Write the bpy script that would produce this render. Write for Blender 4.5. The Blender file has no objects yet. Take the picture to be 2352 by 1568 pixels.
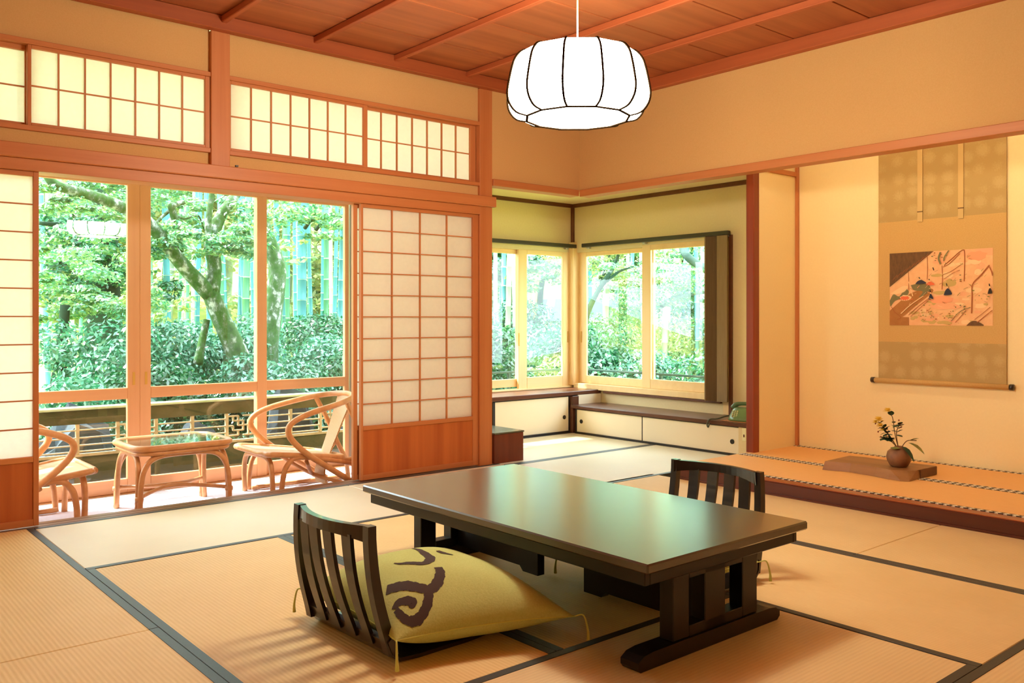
import bpy, math, random
import numpy as np
from mathutils import Vector, Matrix

random.seed(7)
RNG = np.random.default_rng(7)
SC = bpy.context.scene
COL = SC.collection

# ------------------------------------------------------------------ camera, world, sun, exposure
CAM_H = 1.06
cam_d = bpy.data.cameras.new('camera')
cam = bpy.data.objects.new('camera', cam_d)
COL.objects.link(cam)
cam_d.sensor_width = 36.0
cam_d.lens = 2012.0 / 2352.0 * 36.0
cam_d.shift_y = -54.0 / 2352.0
cam_d.clip_start = 0.05
cam_d.clip_end = 300
cam.location = (0, 0, CAM_H)
cam.rotation_euler = (math.radians(90), 0, -math.radians(40.337))
SC.camera = cam

world = bpy.data.worlds.new('sky')
SC.world = world
world.use_nodes = True
wn = world.node_tree.nodes
wn['Background'].inputs['Color'].default_value = (0.78, 0.92, 1.0, 1)
wn['Background'].inputs['Strength'].default_value = 5.0

sun_d = bpy.data.lights.new('sun', 'SUN')
sun_d.energy = 7.5
sun_d.angle = math.radians(0.6)
sun_d.color = (1.0, 0.97, 0.92)
sun = bpy.data.objects.new('sun', sun_d)
COL.objects.link(sun)
sun.rotation_euler = Vector((0.38, -0.46, -0.80)).to_track_quat('-Z', 'Y').to_euler()
sun.location = (-8, 20, 14)

SC.view_settings.view_transform = 'Standard'
SC.view_settings.look = 'None'
SC.view_settings.gamma = 1.0
SC.view_settings.use_curve_mapping = False
SC.view_settings.exposure = 1.03
LAMP_STRENGTH = 9.5
BULB_POWER = 100.0
LAMP_COLOR = (1.0, 0.89, 0.68)
TUBE_STRENGTH = 13.0


# ------------------------------------------------------------------ helpers
def C(r, g, b):
    out = []
    for v in (r, g, b):
        v = v / 255.0
        out.append(v / 12.92 if v <= 0.04045 else ((v + 0.055) / 1.055) ** 2.4)
    return (out[0], out[1], out[2], 1.0)


MATS = {}


def new_mat(name):
    m = bpy.data.materials.new(name)
    m.use_nodes = True
    MATS[name] = m
    nt = m.node_tree
    b = nt.nodes.get('Principled BSDF')
    return m, nt, b


def ramp(nt, fac, cols):
    r = nt.nodes.new('ShaderNodeValToRGB')
    el = r.color_ramp.elements
    el[0].position, el[0].color = cols[0]
    el[1].position, el[1].color = cols[-1]
    for p, c in cols[1:-1]:
        e = el.new(p)
        e.color = c
    nt.links.new(fac, r.inputs['Fac'])
    return r.outputs['Color']


def coords(nt, scale, kind='Position', rot=None):
    if kind == 'Position':
        src = nt.nodes.new('ShaderNodeNewGeometry').outputs['Position']
    else:
        src = nt.nodes.new('ShaderNodeTexCoord').outputs[kind]
    mp = nt.nodes.new('ShaderNodeMapping')
    mp.inputs['Scale'].default_value = scale
    if rot:
        mp.inputs['Rotation'].default_value = rot
    nt.links.new(src, mp.inputs['Vector'])
    return mp.outputs['Vector']


def noise(nt, vec, scale=1.0, detail=4.0, rough=0.55):
    n = nt.nodes.new('ShaderNodeTexNoise')
    n.inputs['Scale'].default_value = scale
    n.inputs['Detail'].default_value = detail
    n.inputs['Roughness'].default_value = rough
    nt.links.new(vec, n.inputs['Vector'])
    return n.outputs['Fac']


def bump(nt, b, height, strength, dist=0.01):
    bp = nt.nodes.new('ShaderNodeBump')
    bp.inputs['Strength'].default_value = strength
    bp.inputs['Distance'].default_value = dist
    nt.links.new(height, bp.inputs['Height'])
    nt.links.new(bp.outputs['Normal'], b.inputs['Normal'])


def plain(name, col, rough=0.6, col2=None, scale=(8, 8, 8), spec=0.5, bumpy=0.0, metal=0.0, coat=0.0):
    m, nt, b = new_mat(name)
    b.inputs['Base Color'].default_value = col
    b.inputs['Roughness'].default_value = rough
    b.inputs['Specular IOR Level'].default_value = spec
    b.inputs['Metallic'].default_value = metal
    b.inputs['Coat Weight'].default_value = coat
    if col2:
        f = noise(nt, coords(nt, scale))
        nt.links.new(ramp(nt, f, [(0.3, col), (0.7, col2)]), b.inputs['Base Color'])
        if bumpy:
            bump(nt, b, f, bumpy)
    return m


def wood(name, c1, c2, axis, rough=0.45, fine=60.0, spec=0.4, c3=None):
    """Grain stretched along a world axis."""
    m, nt, b = new_mat(name)
    s = [fine * 0.45] * 3
    s['XYZ'.index(axis)] = 0.9
    f = noise(nt, coords(nt, s), 1.0, 5.0, 0.6)
    s2 = [9.0] * 3
    s2['XYZ'.index(axis)] = 0.35
    g = noise(nt, coords(nt, s2), 1.0, 2.0, 0.5)
    mx = nt.nodes.new('ShaderNodeMath')
    mx.operation = 'ADD'
    nt.links.new(f, mx.inputs[0])
    nt.links.new(g, mx.inputs[1])
    hv = nt.nodes.new('ShaderNodeMath')
    hv.operation = 'MULTIPLY'
    hv.inputs[1].default_value = 0.5
    nt.links.new(mx.outputs[0], hv.inputs[0])
    nt.links.new(ramp(nt, hv.outputs[0], [(0.32, c1), (0.68, c2)]), b.inputs['Base Color'])
    b.inputs['Roughness'].default_value = rough
    b.inputs['Specular IOR Level'].default_value = spec
    bump(nt, b, f, 0.05, 0.002)
    return m


def mesh_obj(name, verts, faces, m, parent=None, smooth=False, loc=None):
    me = bpy.data.meshes.new(name)
    me.from_pydata([tuple(v) for v in verts], [], faces)
    me.update()
    if smooth:
        me.polygons.foreach_set('use_smooth', [True] * len(me.polygons))
    if m is not None:
        for mm in (m if isinstance(m, (list, tuple)) else [m]):
            me.materials.append(mm)
    o = bpy.data.objects.new(name, me)
    COL.objects.link(o)
    if parent:
        o.parent = parent
    if loc:
        o.location = loc
    return o


BOXES = {}


def box_mesh(dx, dy, dz, m, bev):
    key = (round(dx, 4), round(dy, 4), round(dz, 4), m.name, bev)
    if key in BOXES:
        return BOXES[key]
    x, y, z = dx / 2, dy / 2, dz / 2
    me = bpy.data.meshes.new('box')
    if bev <= 0 or min(x, y, z) < bev * 1.5:
        v = [(-x, -y, -z), (x, -y, -z), (x, y, -z), (-x, y, -z), (-x, -y, z), (x, -y, z), (x, y, z), (-x, y, z)]
        f = [(0, 3, 2, 1), (4, 5, 6, 7), (0, 1, 5, 4), (1, 2, 6, 5), (2, 3, 7, 6), (3, 0, 4, 7)]
    else:
        b = bev
        v, idx = [], {}
        for sx in (-1, 1):
            for sy in (-1, 1):
                for sz in (-1, 1):
                    for a in range(3):
                        p = [sx * (x - b), sy * (y - b), sz * (z - b)]
                        p[a] = (sx * x, sy * y, sz * z)[a]
                        idx[(sx, sy, sz, a)] = len(v)
                        v.append(tuple(p))
        f = []
        for a in range(3):
            o1, o2 = [i for i in range(3) if i != a]
            for s in (-1, 1):
                q = []
                for (s1, s2) in ((-1, -1), (1, -1), (1, 1), (-1, 1)):
                    k = [0, 0, 0]
                    k[a], k[o1], k[o2] = s, s1, s2
                    q.append(idx[(*k, a)])
                f.append(q)
        for a in range(3):
            o1, o2 = [i for i in range(3) if i != a]
            for s1 in (-1, 1):
                for s2 in (-1, 1):
                    k0, k1 = [0] * 3, [0] * 3
                    k0[a], k0[o1], k0[o2] = -1, s1, s2
                    k1[a], k1[o1], k1[o2] = 1, s1, s2
                    f.append([idx[(*k0, o1)], idx[(*k1, o1)], idx[(*k1, o2)], idx[(*k0, o2)]])
        for sx in (-1, 1):
            for sy in (-1, 1):
                for sz in (-1, 1):
                    f.append([idx[(sx, sy, sz, a)] for a in range(3)])
        vv = [Vector(p) for p in v]
        ff = []
        for q in f:
            c = sum((vv[i] for i in q), Vector()) / len(q)
            n = (vv[q[1]] - vv[q[0]]).cross(vv[q[2]] - vv[q[0]])
            ff.append(q if n.dot(c) > 0 else list(reversed(q)))
        f = ff
    me.from_pydata(v, [], f)
    me.update()
    me.materials.append(m)
    BOXES[key] = me
    return me


def B(parent, name, xs, ys, zs, m, bev=0.0, rot=None):
    """A box given by its extents in the parent's frame; alike boxes share mesh data."""
    x0, x1 = min(xs), max(xs)
    y0, y1 = min(ys), max(ys)
    z0, z1 = min(zs), max(zs)
    o = bpy.data.objects.new(name, box_mesh(x1 - x0, y1 - y0, z1 - z0, m, bev))
    COL.objects.link(o)
    o.location = ((x0 + x1) / 2, (y0 + y1) / 2, (z0 + z1) / 2)
    if rot:
        o.rotation_euler = rot
    if parent:
        o.parent = parent
    return o


def tag(o, label=None, cat=None, group=None, kind=None):
    if label:
        o['label'] = label
    if cat:
        o['category'] = cat
    if group:
        o['group'] = group
    if kind:
        o['kind'] = kind
    return o


def thing(name, label, cat, loc=(0, 0, 0), rz=0.0, group=None, kind=None):
    o = bpy.data.objects.new(name, None)
    o.empty_display_size = 0.05
    COL.objects.link(o)
    o.location = loc
    o.rotation_euler = (0, 0, rz)
    return tag(o, label, cat, group, kind)


def catmull(pts, n=8):
    P = [Vector(p) for p in pts]
    out = []
    for i in range(len(P) - 1):
        p0 = P[i - 1] if i else P[i] * 2 - P[i + 1]
        p1, p2 = P[i], P[i + 1]
        p3 = P[i + 2] if i + 2 < len(P) else P[i + 1] * 2 - P[i]
        for k in range(n):
            t = k / n
            out.append(0.5 * ((2 * p1) + (p2 - p0) * t + (2 * p0 - 5 * p1 + 4 * p2 - p3) * t * t
                              + (3 * p1 - p0 - 3 * p2 + p3) * t ** 3))
    out.append(P[-1])
    return out


def tube_geo(pts, radii, seg=8, closed=False):
    P = [Vector(p) for p in pts]
    n = len(P)
    if not hasattr(radii, '__len__'):
        radii = [radii] * n
    elif len(radii) != n:
        radii = list(np.interp(np.linspace(0, 1, n), np.linspace(0, 1, len(radii)), radii))
    verts, faces = [], []
    up = Vector((0, 0, 1))
    prev = None
    for i in range(n):
        if closed:
            t = P[(i + 1) % n] - P[i - 1]
        else:
            t = P[min(i + 1, n - 1)] - P[max(i - 1, 0)]
        t = t.normalized() if t.length > 1e-9 else Vector((0, 0, 1))
        if prev is None:
            a = t.cross(up)
            if a.length < 0.1:
                a = t.cross(Vector((1, 0, 0)))
        else:
            a = prev - t * prev.dot(t)
        a.normalize()
        prev = a
        b = t.cross(a)
        for k in range(seg):
            th = 2 * math.pi * k / seg
            verts.append(P[i] + (a * math.cos(th) + b * math.sin(th)) * radii[i])
    rings = n if closed else n - 1
    for i in range(rings):
        j = (i + 1) % n
        for k in range(seg):
            k2 = (k + 1) % seg
            faces.append((i * seg + k, i * seg + k2, j * seg + k2, j * seg + k))
    if not closed:
        faces.append(tuple(reversed(range(seg))))
        faces.append(tuple(range((n - 1) * seg, n * seg)))
    return verts, faces


def tube(parent, name, pts, r, m, seg=8, closed=False, smooth_path=0):
    if smooth_path:
        pts = catmull(pts, smooth_path)
    v, f = tube_geo(pts, r, seg, closed)
    return mesh_obj(name, v, f, m, parent, smooth=True)


def lathe(parent, name, prof, m, seg=24, loc=None):
    v, f = [], []
    for r, z in prof:
        for k in range(seg):
            a = 2 * math.pi * k / seg
            v.append((r * math.cos(a), r * math.sin(a), z))
    for i in range(len(prof) - 1):
        for k in range(seg):
            k2 = (k + 1) % seg
            f.append((i * seg + k, i * seg + k2, (i + 1) * seg + k2, (i + 1) * seg + k))
    f.append(tuple(reversed(range(seg))))
    f.append(tuple(range((len(prof) - 1) * seg, len(prof) * seg)))
    return mesh_obj(name, v, f, m, parent, smooth=True, loc=loc)


def prism(parent, name, poly, z0, z1, m, axis='z', smooth=False):
    """Extrude a 2-D outline. axis: the extrusion axis; poly is given in the other two (in xyz order)."""
    n = len(poly)
    v = []
    for z in (z0, z1):
        for (a, b) in poly:
            v.append({'z': (a, b, z), 'y': (a, z, b), 'x': (z, a, b)}[axis])
    f = [tuple(reversed(range(n))), tuple(range(n, 2 * n))]
    for i in range(n):
        j = (i + 1) % n
        f.append((i, j, n + j, n + i))
    area = sum(poly[i][0] * poly[(i + 1) % n][1] - poly[(i + 1) % n][0] * poly[i][1] for i in range(n))
    if (area < 0) != (axis == 'y'):
        f = [tuple(reversed(q)) for q in f]
    return mesh_obj(name, v, f, m, parent, smooth=smooth)


# ------------------------------------------------------------------ materials
M_plaster = plain('ochre_plaster', C(216, 174, 118), 0.95, C(211, 168, 110), (140, 140, 140), 0.2, 0.06)
M_cream = plain('cream_plaster', C(250, 228, 172), 0.95, C(248, 225, 168), (60, 60, 60), 0.2, 0.03)
M_baywall = plain('pale_plaster', C(228, 208, 164), 0.95, C(225, 204, 158), (60, 60, 60), 0.2, 0.03)
M_white = plain('white_board', C(238, 226, 200), 0.8)
M_vwhite = plain('white_plaster', C(232, 234, 236), 0.95)
WA, WB = C(206, 134, 82), C(186, 110, 62)
M_wx = wood('cedar_along_x', WA, WB, 'X')
M_wy = wood('cedar_along_y', WA, WB, 'Y')
M_wz = wood('cedar_along_z', WA, WB, 'Z')
M_panel = wood('cedar_panel', C(200, 112, 52), C(172, 86, 36), 'Z', 0.5, 40)
M_ceil = wood('ceiling_cedar', C(180, 104, 62), C(146, 76, 42), 'X', 0.5, 36)
M_batten = wood('batten_cedar', C(190, 104, 62), C(160, 78, 42), 'Y', 0.5, 60)
M_trimc = wood('cornice_wood', C(176, 92, 50), C(150, 72, 38), 'X', 0.5, 60)
M_trimcy = wood('cornice_wood_y', C(190, 100, 58), C(164, 82, 44), 'Y', 0.5, 60)
M_redpost = wood('red_lacquered_post', C(150, 66, 38), C(112, 44, 24), 'Z', 0.35, 40)
M_brown = wood('brown_trim', C(116, 66, 34), C(92, 50, 24), 'X', 0.5)
M_dark = wood('dark_counter', C(104, 62, 44), C(78, 44, 30), 'Y', 0.28, 40)
M_darkx = wood('dark_counter_x', C(104, 62, 44), C(78, 44, 30), 'X', 0.28, 40)
M_kam = wood('dark_platform_edge', C(98, 46, 26), C(66, 30, 18), 'Y', 0.3, 40)
M_kamtop = wood('platform_edge_top', C(170, 90, 46), C(140, 70, 34), 'Y', 0.3, 40)
M_sash = wood('pale_sash', C(244, 212, 156), C(236, 198, 138), 'Z', 0.5, 50)
M_sashx = wood('pale_sash_x', C(244, 212, 156), C(236, 198, 138), 'X', 0.5, 50)
M_door = wood('glass_door_wood', C(216, 160, 114), C(204, 144, 98), 'Z', 0.45, 50)
M_doorx = wood('glass_door_wood_x', C(216, 160, 114), C(204, 144, 98), 'X', 0.45, 50)
M_black = plain('black_gap', C(30, 20, 14), 0.6)
M_alu = plain('grey_aluminium', C(190, 186, 180), 0.35, metal=0.6)
M_track = plain('dark_bronze_rail', C(62, 54, 46), 0.4, metal=0.3)
M_deck = plain('pale_veranda_carpet', C(226, 214, 222), 0.9, C(212, 200, 214), (60, 60, 60), 0.3)
M_table = plain('black_lacquer', C(17, 11, 9), 0.38, C(13, 8, 6), (5, 5, 5), 0.4, coat=0.1)
M_tabletop = plain('lacquer_top', C(48, 36, 24), 0.29, C(40, 29, 19), (6, 6, 6), 1.0, coat=1.0)
MATS['lacquer_top'].node_tree.nodes['Principled BSDF'].inputs['Coat Roughness'].default_value = 0.22
M_chair = plain('dark_bentwood', C(34, 22, 15), 0.3, C(26, 16, 11), (6, 6, 20), 0.6, coat=0.3)
M_rattan = plain('rattan', C(222, 164, 112), 0.42, C(206, 144, 92), (20, 20, 20), 0.5)
M_iron = plain('black_pull', C(28, 22, 20), 0.4)
M_phone = plain('green_phone', C(104, 132, 84), 0.28, coat=0.4)
M_phonedk = plain('green_phone_handset', C(78, 104, 66), 0.28, coat=0.4)
M_keys = plain('phone_keys', C(196, 190, 140), 0.5)
M_doily = plain('phone_mat', C(190, 128, 76), 0.9, C(170, 104, 58), (90, 90, 90))
M_cable = plain('phone_cable', C(70, 72, 56), 0.5)
M_curtain = plain('taupe_blind', C(142, 118, 84), 0.85, C(132, 108, 76), (80, 80, 6))
M_cush = plain('moss_green_cotton', C(194, 202, 130), 0.9, C(184, 192, 118), (160, 160, 160), 0.2, 0.2)
M_ink = plain('dark_print', C(66, 48, 42), 0.9)
M_cord = plain('yellow_green_cord', C(206, 210, 118), 0.8)
M_vase = plain('brown_pottery', C(150, 100, 62), 0.55, C(122, 82, 52), (18, 18, 18), 0.4, 0.2)
M_slab = wood('burl_slab', C(176, 124, 70), C(128, 84, 46), 'Y', 0.45, 30)
M_slabdk = wood('burl_slab_edge', C(120, 76, 42), C(86, 52, 28), 'Y', 0.5, 30)
M_leafdk = plain('dark_leaf', C(56, 80, 44), 0.6, C(40, 64, 38), (60, 60, 60))
M_leaflt = plain('olive_leaf', C(140, 136, 62), 0.6, C(112, 116, 50), (40, 40, 40))
M_stem = plain('brown_stem', C(110, 78, 40), 0.7)
M_petal = plain('yellow_petal', C(250, 214, 84), 0.7)
M_bud = plain('red_bud', C(150, 70, 50), 0.7)
M_scroll = plain('scroll_silk', C(214, 174, 108), 0.9, C(206, 164, 98), (140, 140, 140), 0.2)
M_ribbon = plain('scroll_ribbon', C(212, 178, 116), 0.9)
M_cordw = plain('lamp_cord', C(150, 120, 90), 0.6)
M_rib = plain('lamp_rib', C(30, 20, 10), 0.8, spec=0.0)
M_plate = plain('socket_plate', C(236, 224, 176), 0.5)
M_brass = plain('brass_pull', C(206, 158, 72), 0.4, metal=0.3)


def brocade():
    m, nt, b = new_mat('scroll_brocade')
    v = nt.nodes.new('ShaderNodeTexVoronoi')
    v.inputs['Scale'].default_value = 9.0
    v.inputs['Randomness'].default_value = 0.35
    nt.links.new(coords(nt, (0, 1, 1)), v.inputs['Vector'])
    n = noise(nt, coords(nt, (0, 1, 1)), 90, 2)
    ad = nt.nodes.new('ShaderNodeMath')
    ad.operation = 'MULTIPLY_ADD'
    ad.inputs[1].default_value = 0.5
    nt.links.new(n, ad.inputs[0])
    nt.links.new(v.outputs['Distance'], ad.inputs[2])
    nt.links.new(ramp(nt, ad.outputs[0], [(0.45, C(198, 168, 108)), (0.72, C(186, 154, 92))]), b.inputs['Base Color'])
    b.inputs['Roughness'].default_value = 0.8
    return m


M_brocade = brocade()


def tatami(name, axis, c1=C(240, 214, 158), c2=C(222, 192, 132)):
    """Woven rush: ridges run along `axis` (world), 15 mm apart."""
    m, nt, b = new_mat(name)
    geo = nt.nodes.new('ShaderNodeNewGeometry').outputs['Position']
    sep = nt.nodes.new('ShaderNodeSeparateXYZ')
    nt.links.new(geo, sep.inputs[0])
    across = sep.outputs['Y' if axis == 'X' else 'X']
    mu = nt.nodes.new('ShaderNodeMath')
    mu.operation = 'MULTIPLY'
    mu.inputs[1].default_value = 2 * math.pi / 0.0152
    nt.links.new(across, mu.inputs[0])
    sn = nt.nodes.new('ShaderNodeMath')
    sn.operation = 'SINE'
    nt.links.new(mu.outputs[0], sn.inputs[0])
    half = nt.nodes.new('ShaderNodeMath')
    half.operation = 'MULTIPLY_ADD'
    half.inputs[1].default_value = 0.5
    half.inputs[2].default_value = 0.5
    nt.links.new(sn.outputs[0], half.inputs[0])
    s = (3, 3, 3)
    f = noise(nt, coords(nt, s), 1.0, 3)
    s = [300, 300, 1]
    s['XY'.index(axis)] = 18
    g = noise(nt, coords(nt, s), 1.0, 2)
    ad = nt.nodes.new('ShaderNodeMath')
    ad.operation = 'ADD'
    nt.links.new(f, ad.inputs[0])
    nt.links.new(g, ad.inputs[1])
    sc = nt.nodes.new('ShaderNodeMath')
    sc.operation = 'MULTIPLY_ADD'
    sc.inputs[1].default_value = 0.38
    nt.links.new(ad.outputs[0], sc.inputs[0])
    s3 = nt.nodes.new('ShaderNodeMath')
    s3.operation = 'MULTIPLY'
    s3.inputs[1].default_value = 0.24
    nt.links.new(half.outputs[0], s3.inputs[0])
    nt.links.new(s3.outputs[0], sc.inputs[2])
    nt.links.new(ramp(nt, sc.outputs[0], [(0.25, c2), (0.75, c1)]), b.inputs['Base Color'])
    b.inputs['Roughness'].default_value = 0.46 if axis == 'X' else 0.6
    b.inputs['Specular IOR Level'].default_value = 0.5 if axis == 'X' else 0.3
    if axis == 'X':
        b.inputs['IOR'].default_value = 2.0
        b.inputs['Sheen Weight'].default_value = 1.0
        b.inputs['Sheen Roughness'].default_value = 0.32
        b.inputs['Sheen Tint'].default_value = (0.78, 0.90, 1.0, 1)
    bump(nt, b, half.outputs[0], 0.35 if axis == 'Y' else 0.2, 0.0015)
    return m


M_tatx = tatami('rush_mat_along_x', 'X')
M_taty = tatami('rush_mat_along_y', 'Y')
M_tatold = plain('platform_rush', C(244, 190, 118), 0.6, C(240, 182, 108), (200, 12, 1), 0.4)
M_heri = plain('mat_border', C(62, 64, 60), 0.5, C(52, 54, 52), (200, 200, 200), 0.5)


def patterned_border():
    m, nt, b = new_mat('patterned_mat_border')
    geo = nt.nodes.new('ShaderNodeNewGeometry').outputs['Position']
    w = nt.nodes.new('ShaderNodeTexChecker')
    w.inputs['Scale'].default_value = 1.0
    w.inputs['Color1'].default_value = C(238, 224, 196)
    w.inputs['Color2'].default_value = C(56, 40, 28)
    mp = nt.nodes.new('ShaderNodeMapping')
    mp.inputs['Scale'].default_value = (44, 34, 1)
    mp.inputs['Rotation'].default_value = (0, 0, math.radians(45))
    nt.links.new(geo, mp.inputs['Vector'])
    nt.links.new(mp.outputs[0], w.inputs['Vector'])
    nt.links.new(w.outputs['Color'], b.inputs['Base Color'])
    b.inputs['Roughness'].default_value = 0.8
    return m


M_koraibei = patterned_border()


def paper(name, col, trans=0.5):
    m, nt, b = new_mat(name)
    nt.nodes.remove(b)
    d = nt.nodes.new('ShaderNodeBsdfDiffuse')
    t = nt.nodes.new('ShaderNodeBsdfTranslucent')
    mx = nt.nodes.new('ShaderNodeMixShader')
    f = noise(nt, coords(nt, (40, 40, 40)), 1, 3)
    c = ramp(nt, f, [(0.3, col), (0.7, tuple(min(1, v * 1.03) for v in col[:3]) + (1,))])
    nt.links.new(c, d.inputs['Color'])
    nt.links.new(c, t.inputs['Color'])
    mx.inputs[0].default_value = trans
    nt.links.new(d.outputs[0], mx.inputs[1])
    nt.links.new(t.outputs[0], mx.inputs[2])
    nt.links.new(mx.outputs[0], nt.nodes['Material Output'].inputs['Surface'])
    return m


M_paper = paper('shoji_paper', C(250, 247, 240), 0.55)


def glass(name, tint=(0.97, 1.0, 0.985, 1)):
    m, nt, b = new_mat(name)
    nt.nodes.remove(b)
    tr = nt.nodes.new('ShaderNodeBsdfTransparent')
    tr.inputs['Color'].default_value = tint
    gl = nt.nodes.new('ShaderNodeBsdfGlossy')
    gl.inputs['Roughness'].default_value = 0.0
    lw = nt.nodes.new('ShaderNodeLayerWeight')
    lw.inputs['Blend'].default_value = 0.5
    pw = nt.nodes.new('ShaderNodeMath')
    pw.operation = 'POWER'
    pw.inputs[1].default_value = 5.0
    nt.links.new(lw.outputs['Facing'], pw.inputs[0])
    fr = nt.nodes.new('ShaderNodeMath')
    fr.operation = 'MULTIPLY_ADD'
    fr.inputs[1].default_value = 0.96
    fr.inputs[2].default_value = 0.04
    nt.links.new(pw.outputs[0], fr.inputs[0])
    mx = nt.nodes.new('ShaderNodeMixShader')
    nt.links.new(fr.outputs[0], mx.inputs[0])
    nt.links.new(tr.outputs[0], mx.inputs[1])
    nt.links.new(gl.outputs[0], mx.inputs[2])
    nt.links.new(mx.outputs[0], nt.nodes['Material Output'].inputs['Surface'])
    return m


M_glass = glass('window_glass')


def emitter(name, col, strength):
    m, nt, b = new_mat(name)
    b.inputs['Base Color'].default_value = (0.9, 0.85, 0.75, 1)
    b.inputs['Emission Color'].default_value = (*col, 1)
    b.inputs['Emission Strength'].default_value = strength
    return m


def lamp_paper():
    m, nt, b = new_mat('lit_lamp_paper')
    nt.nodes.remove(b)
    e = nt.nodes.new('ShaderNodeEmission')
    e.inputs['Color'].default_value = (*LAMP_COLOR, 1)
    e.inputs['Strength'].default_value = LAMP_STRENGTH / 0.6
    tr = nt.nodes.new('ShaderNodeBsdfTransparent')
    mx = nt.nodes.new('ShaderNodeMixShader')
    mx.inputs[0].default_value = 0.4
    nt.links.new(e.outputs[0], mx.inputs[1])
    nt.links.new(tr.outputs[0], mx.inputs[2])
    nt.links.new(mx.outputs[0], nt.nodes['Material Output'].inputs['Surface'])
    return m


M_lamp = lamp_paper()
M_tube = emitter('lit_tube', (1.0, 0.92, 0.68), TUBE_STRENGTH)


def leaf(name, cols, trans=0.45, gloss=0.12):
    m, nt, b = new_mat(name)
    nt.nodes.remove(b)
    rnd = nt.nodes.new('ShaderNodeNewGeometry').outputs['Random Per Island']
    cols = [tuple(v * .68 for v in q[:3]) + (1,) for q in cols]
    k = len(cols)
    c = ramp(nt, rnd, [(i / (k - 1), cc) for i, cc in enumerate(cols)])
    d = nt.nodes.new('ShaderNodeBsdfDiffuse')
    t = nt.nodes.new('ShaderNodeBsdfTranslucent')
    g = nt.nodes.new('ShaderNodeBsdfGlossy')
    g.inputs['Roughness'].default_value = 0.35
    g.inputs['Color'].default_value = (0.9, 1, 0.95, 1)
    nt.links.new(c, d.inputs['Color'])
    nt.links.new(c, t.inputs['Color'])
    m1 = nt.nodes.new('ShaderNodeMixShader')
    m1.inputs[0].default_value = trans
    nt.links.new(d.outputs[0], m1.inputs[1])
    nt.links.new(t.outputs[0], m1.inputs[2])
    m2 = nt.nodes.new('ShaderNodeMixShader')
    m2.inputs[0].default_value = gloss
    nt.links.new(m1.outputs[0], m2.inputs[1])
    nt.links.new(g.outputs[0], m2.inputs[2])
    nt.links.new(m2.outputs[0], nt.nodes['Material Output'].inputs['Surface'])
    return m


L_shrub = leaf('shrub_leaves', [C(16, 110, 72), C(40, 150, 100), C(110, 196, 160), C(34, 130, 76)], 0.3, 0.14)
L_deep = leaf('deep_green_leaves', [C(8, 84, 52), C(20, 120, 68), C(60, 156, 84)], 0.3, 0.1)
L_maple = leaf('maple_leaves', [C(60, 160, 110), C(110, 190, 120), C(180, 210, 110), C(90, 190, 150)], 0.45, 0.12)
L_gold = leaf('gold_leaves', [C(120, 190, 110), C(215, 210, 110), C(150, 200, 120), C(190, 205, 130)], 0.45, 0.1)
L_far_sunlit = leaf('far_pale_leaves', [C(196, 216, 140), C(240, 236, 160), C(160, 210, 150), C(252, 246, 200)], 0.5, 0.04)  # bright sunlit backdrop painted into the leaf colour
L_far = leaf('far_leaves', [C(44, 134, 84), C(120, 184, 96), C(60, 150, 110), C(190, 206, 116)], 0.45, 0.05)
def mossy():
    m, nt, b = new_mat('mossy_bark')
    f = noise(nt, coords(nt, (11, 11, 8)), 1, 5, .65)
    nt.links.new(ramp(nt, f, [(.30, C(30, 66, 20)), (.47, C(56, 96, 38)), (.55, C(84, 102, 80)), (.66, C(180, 188, 180))]), b.inputs['Base Color'])
    b.inputs['Roughness'].default_value = 0.95
    bump(nt, b, f, 0.7)
    return m


M_bark = mossy()
M_barkdk = plain('dark_bark', C(44, 68, 50), 0.95, C(30, 52, 38), (8, 8, 2), 0.2, 0.6)
M_barkgr = plain('grey_bark', C(88, 108, 104), 0.95, C(64, 84, 76), (9, 9, 9), 0.2, 0.5)
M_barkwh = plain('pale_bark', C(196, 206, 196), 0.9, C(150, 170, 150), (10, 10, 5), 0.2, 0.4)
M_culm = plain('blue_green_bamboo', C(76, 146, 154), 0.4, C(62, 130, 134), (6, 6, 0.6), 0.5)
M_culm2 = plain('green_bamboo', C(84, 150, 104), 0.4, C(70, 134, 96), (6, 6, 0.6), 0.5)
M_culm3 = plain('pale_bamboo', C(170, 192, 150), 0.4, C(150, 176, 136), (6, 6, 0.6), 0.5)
M_node = plain('bamboo_node', C(206, 222, 200), 0.6)
M_ground = plain('leaf_litter', C(214, 206, 120), 0.95, C(150, 180, 96), (1.2, 1.2, 1.2), 0.1, 0.3)
M_stone = plain('mossy_fence_board', C(96, 86, 58), 0.95, C(70, 70, 40), (7, 7, 12), 0.2, 0.5)
M_cap = plain('pale_fence_cap', C(206, 204, 172), 0.9, C(160, 172, 120), (5, 5, 5))
M_fret = plain('weathered_fretwork', C(196, 170, 128), 0.8, C(160, 136, 100), (10, 10, 10))
M_rail = plain('dark_green_rail', C(24, 56, 44), 0.6)
M_roof = plain('blue_grey_roof', C(110, 140, 176), 0.7)
M_house = plain('yellow_house_wall', C(240, 206, 130), 0.9)

# ------------------------------------------------------------------ room dimensions
YA = 4.95                      # face of the shoji wall
XB = 4.904                     # face of the hanging wall over the alcove
XMIN, YMIN = -0.78, -0.80
ZC = 2.79                      # ceiling boards
ZH0, ZH1 = 2.02, 2.07          # lintel under the hanging wall

# ------------------------------------------------------------------ floor
floor = tag(B(None, 'floor', (XMIN - .1, 5.68), (YMIN - .1, YA), (-0.20, -0.05), M_darkx), 'straw tatami floor of the room', 'floor', kind='structure')
floor_off = Vector(floor.location)


def child_world(o, par):
    o.parent = par
    o.location = Vector(o.location) - Vector(par.location)
    return o


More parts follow.
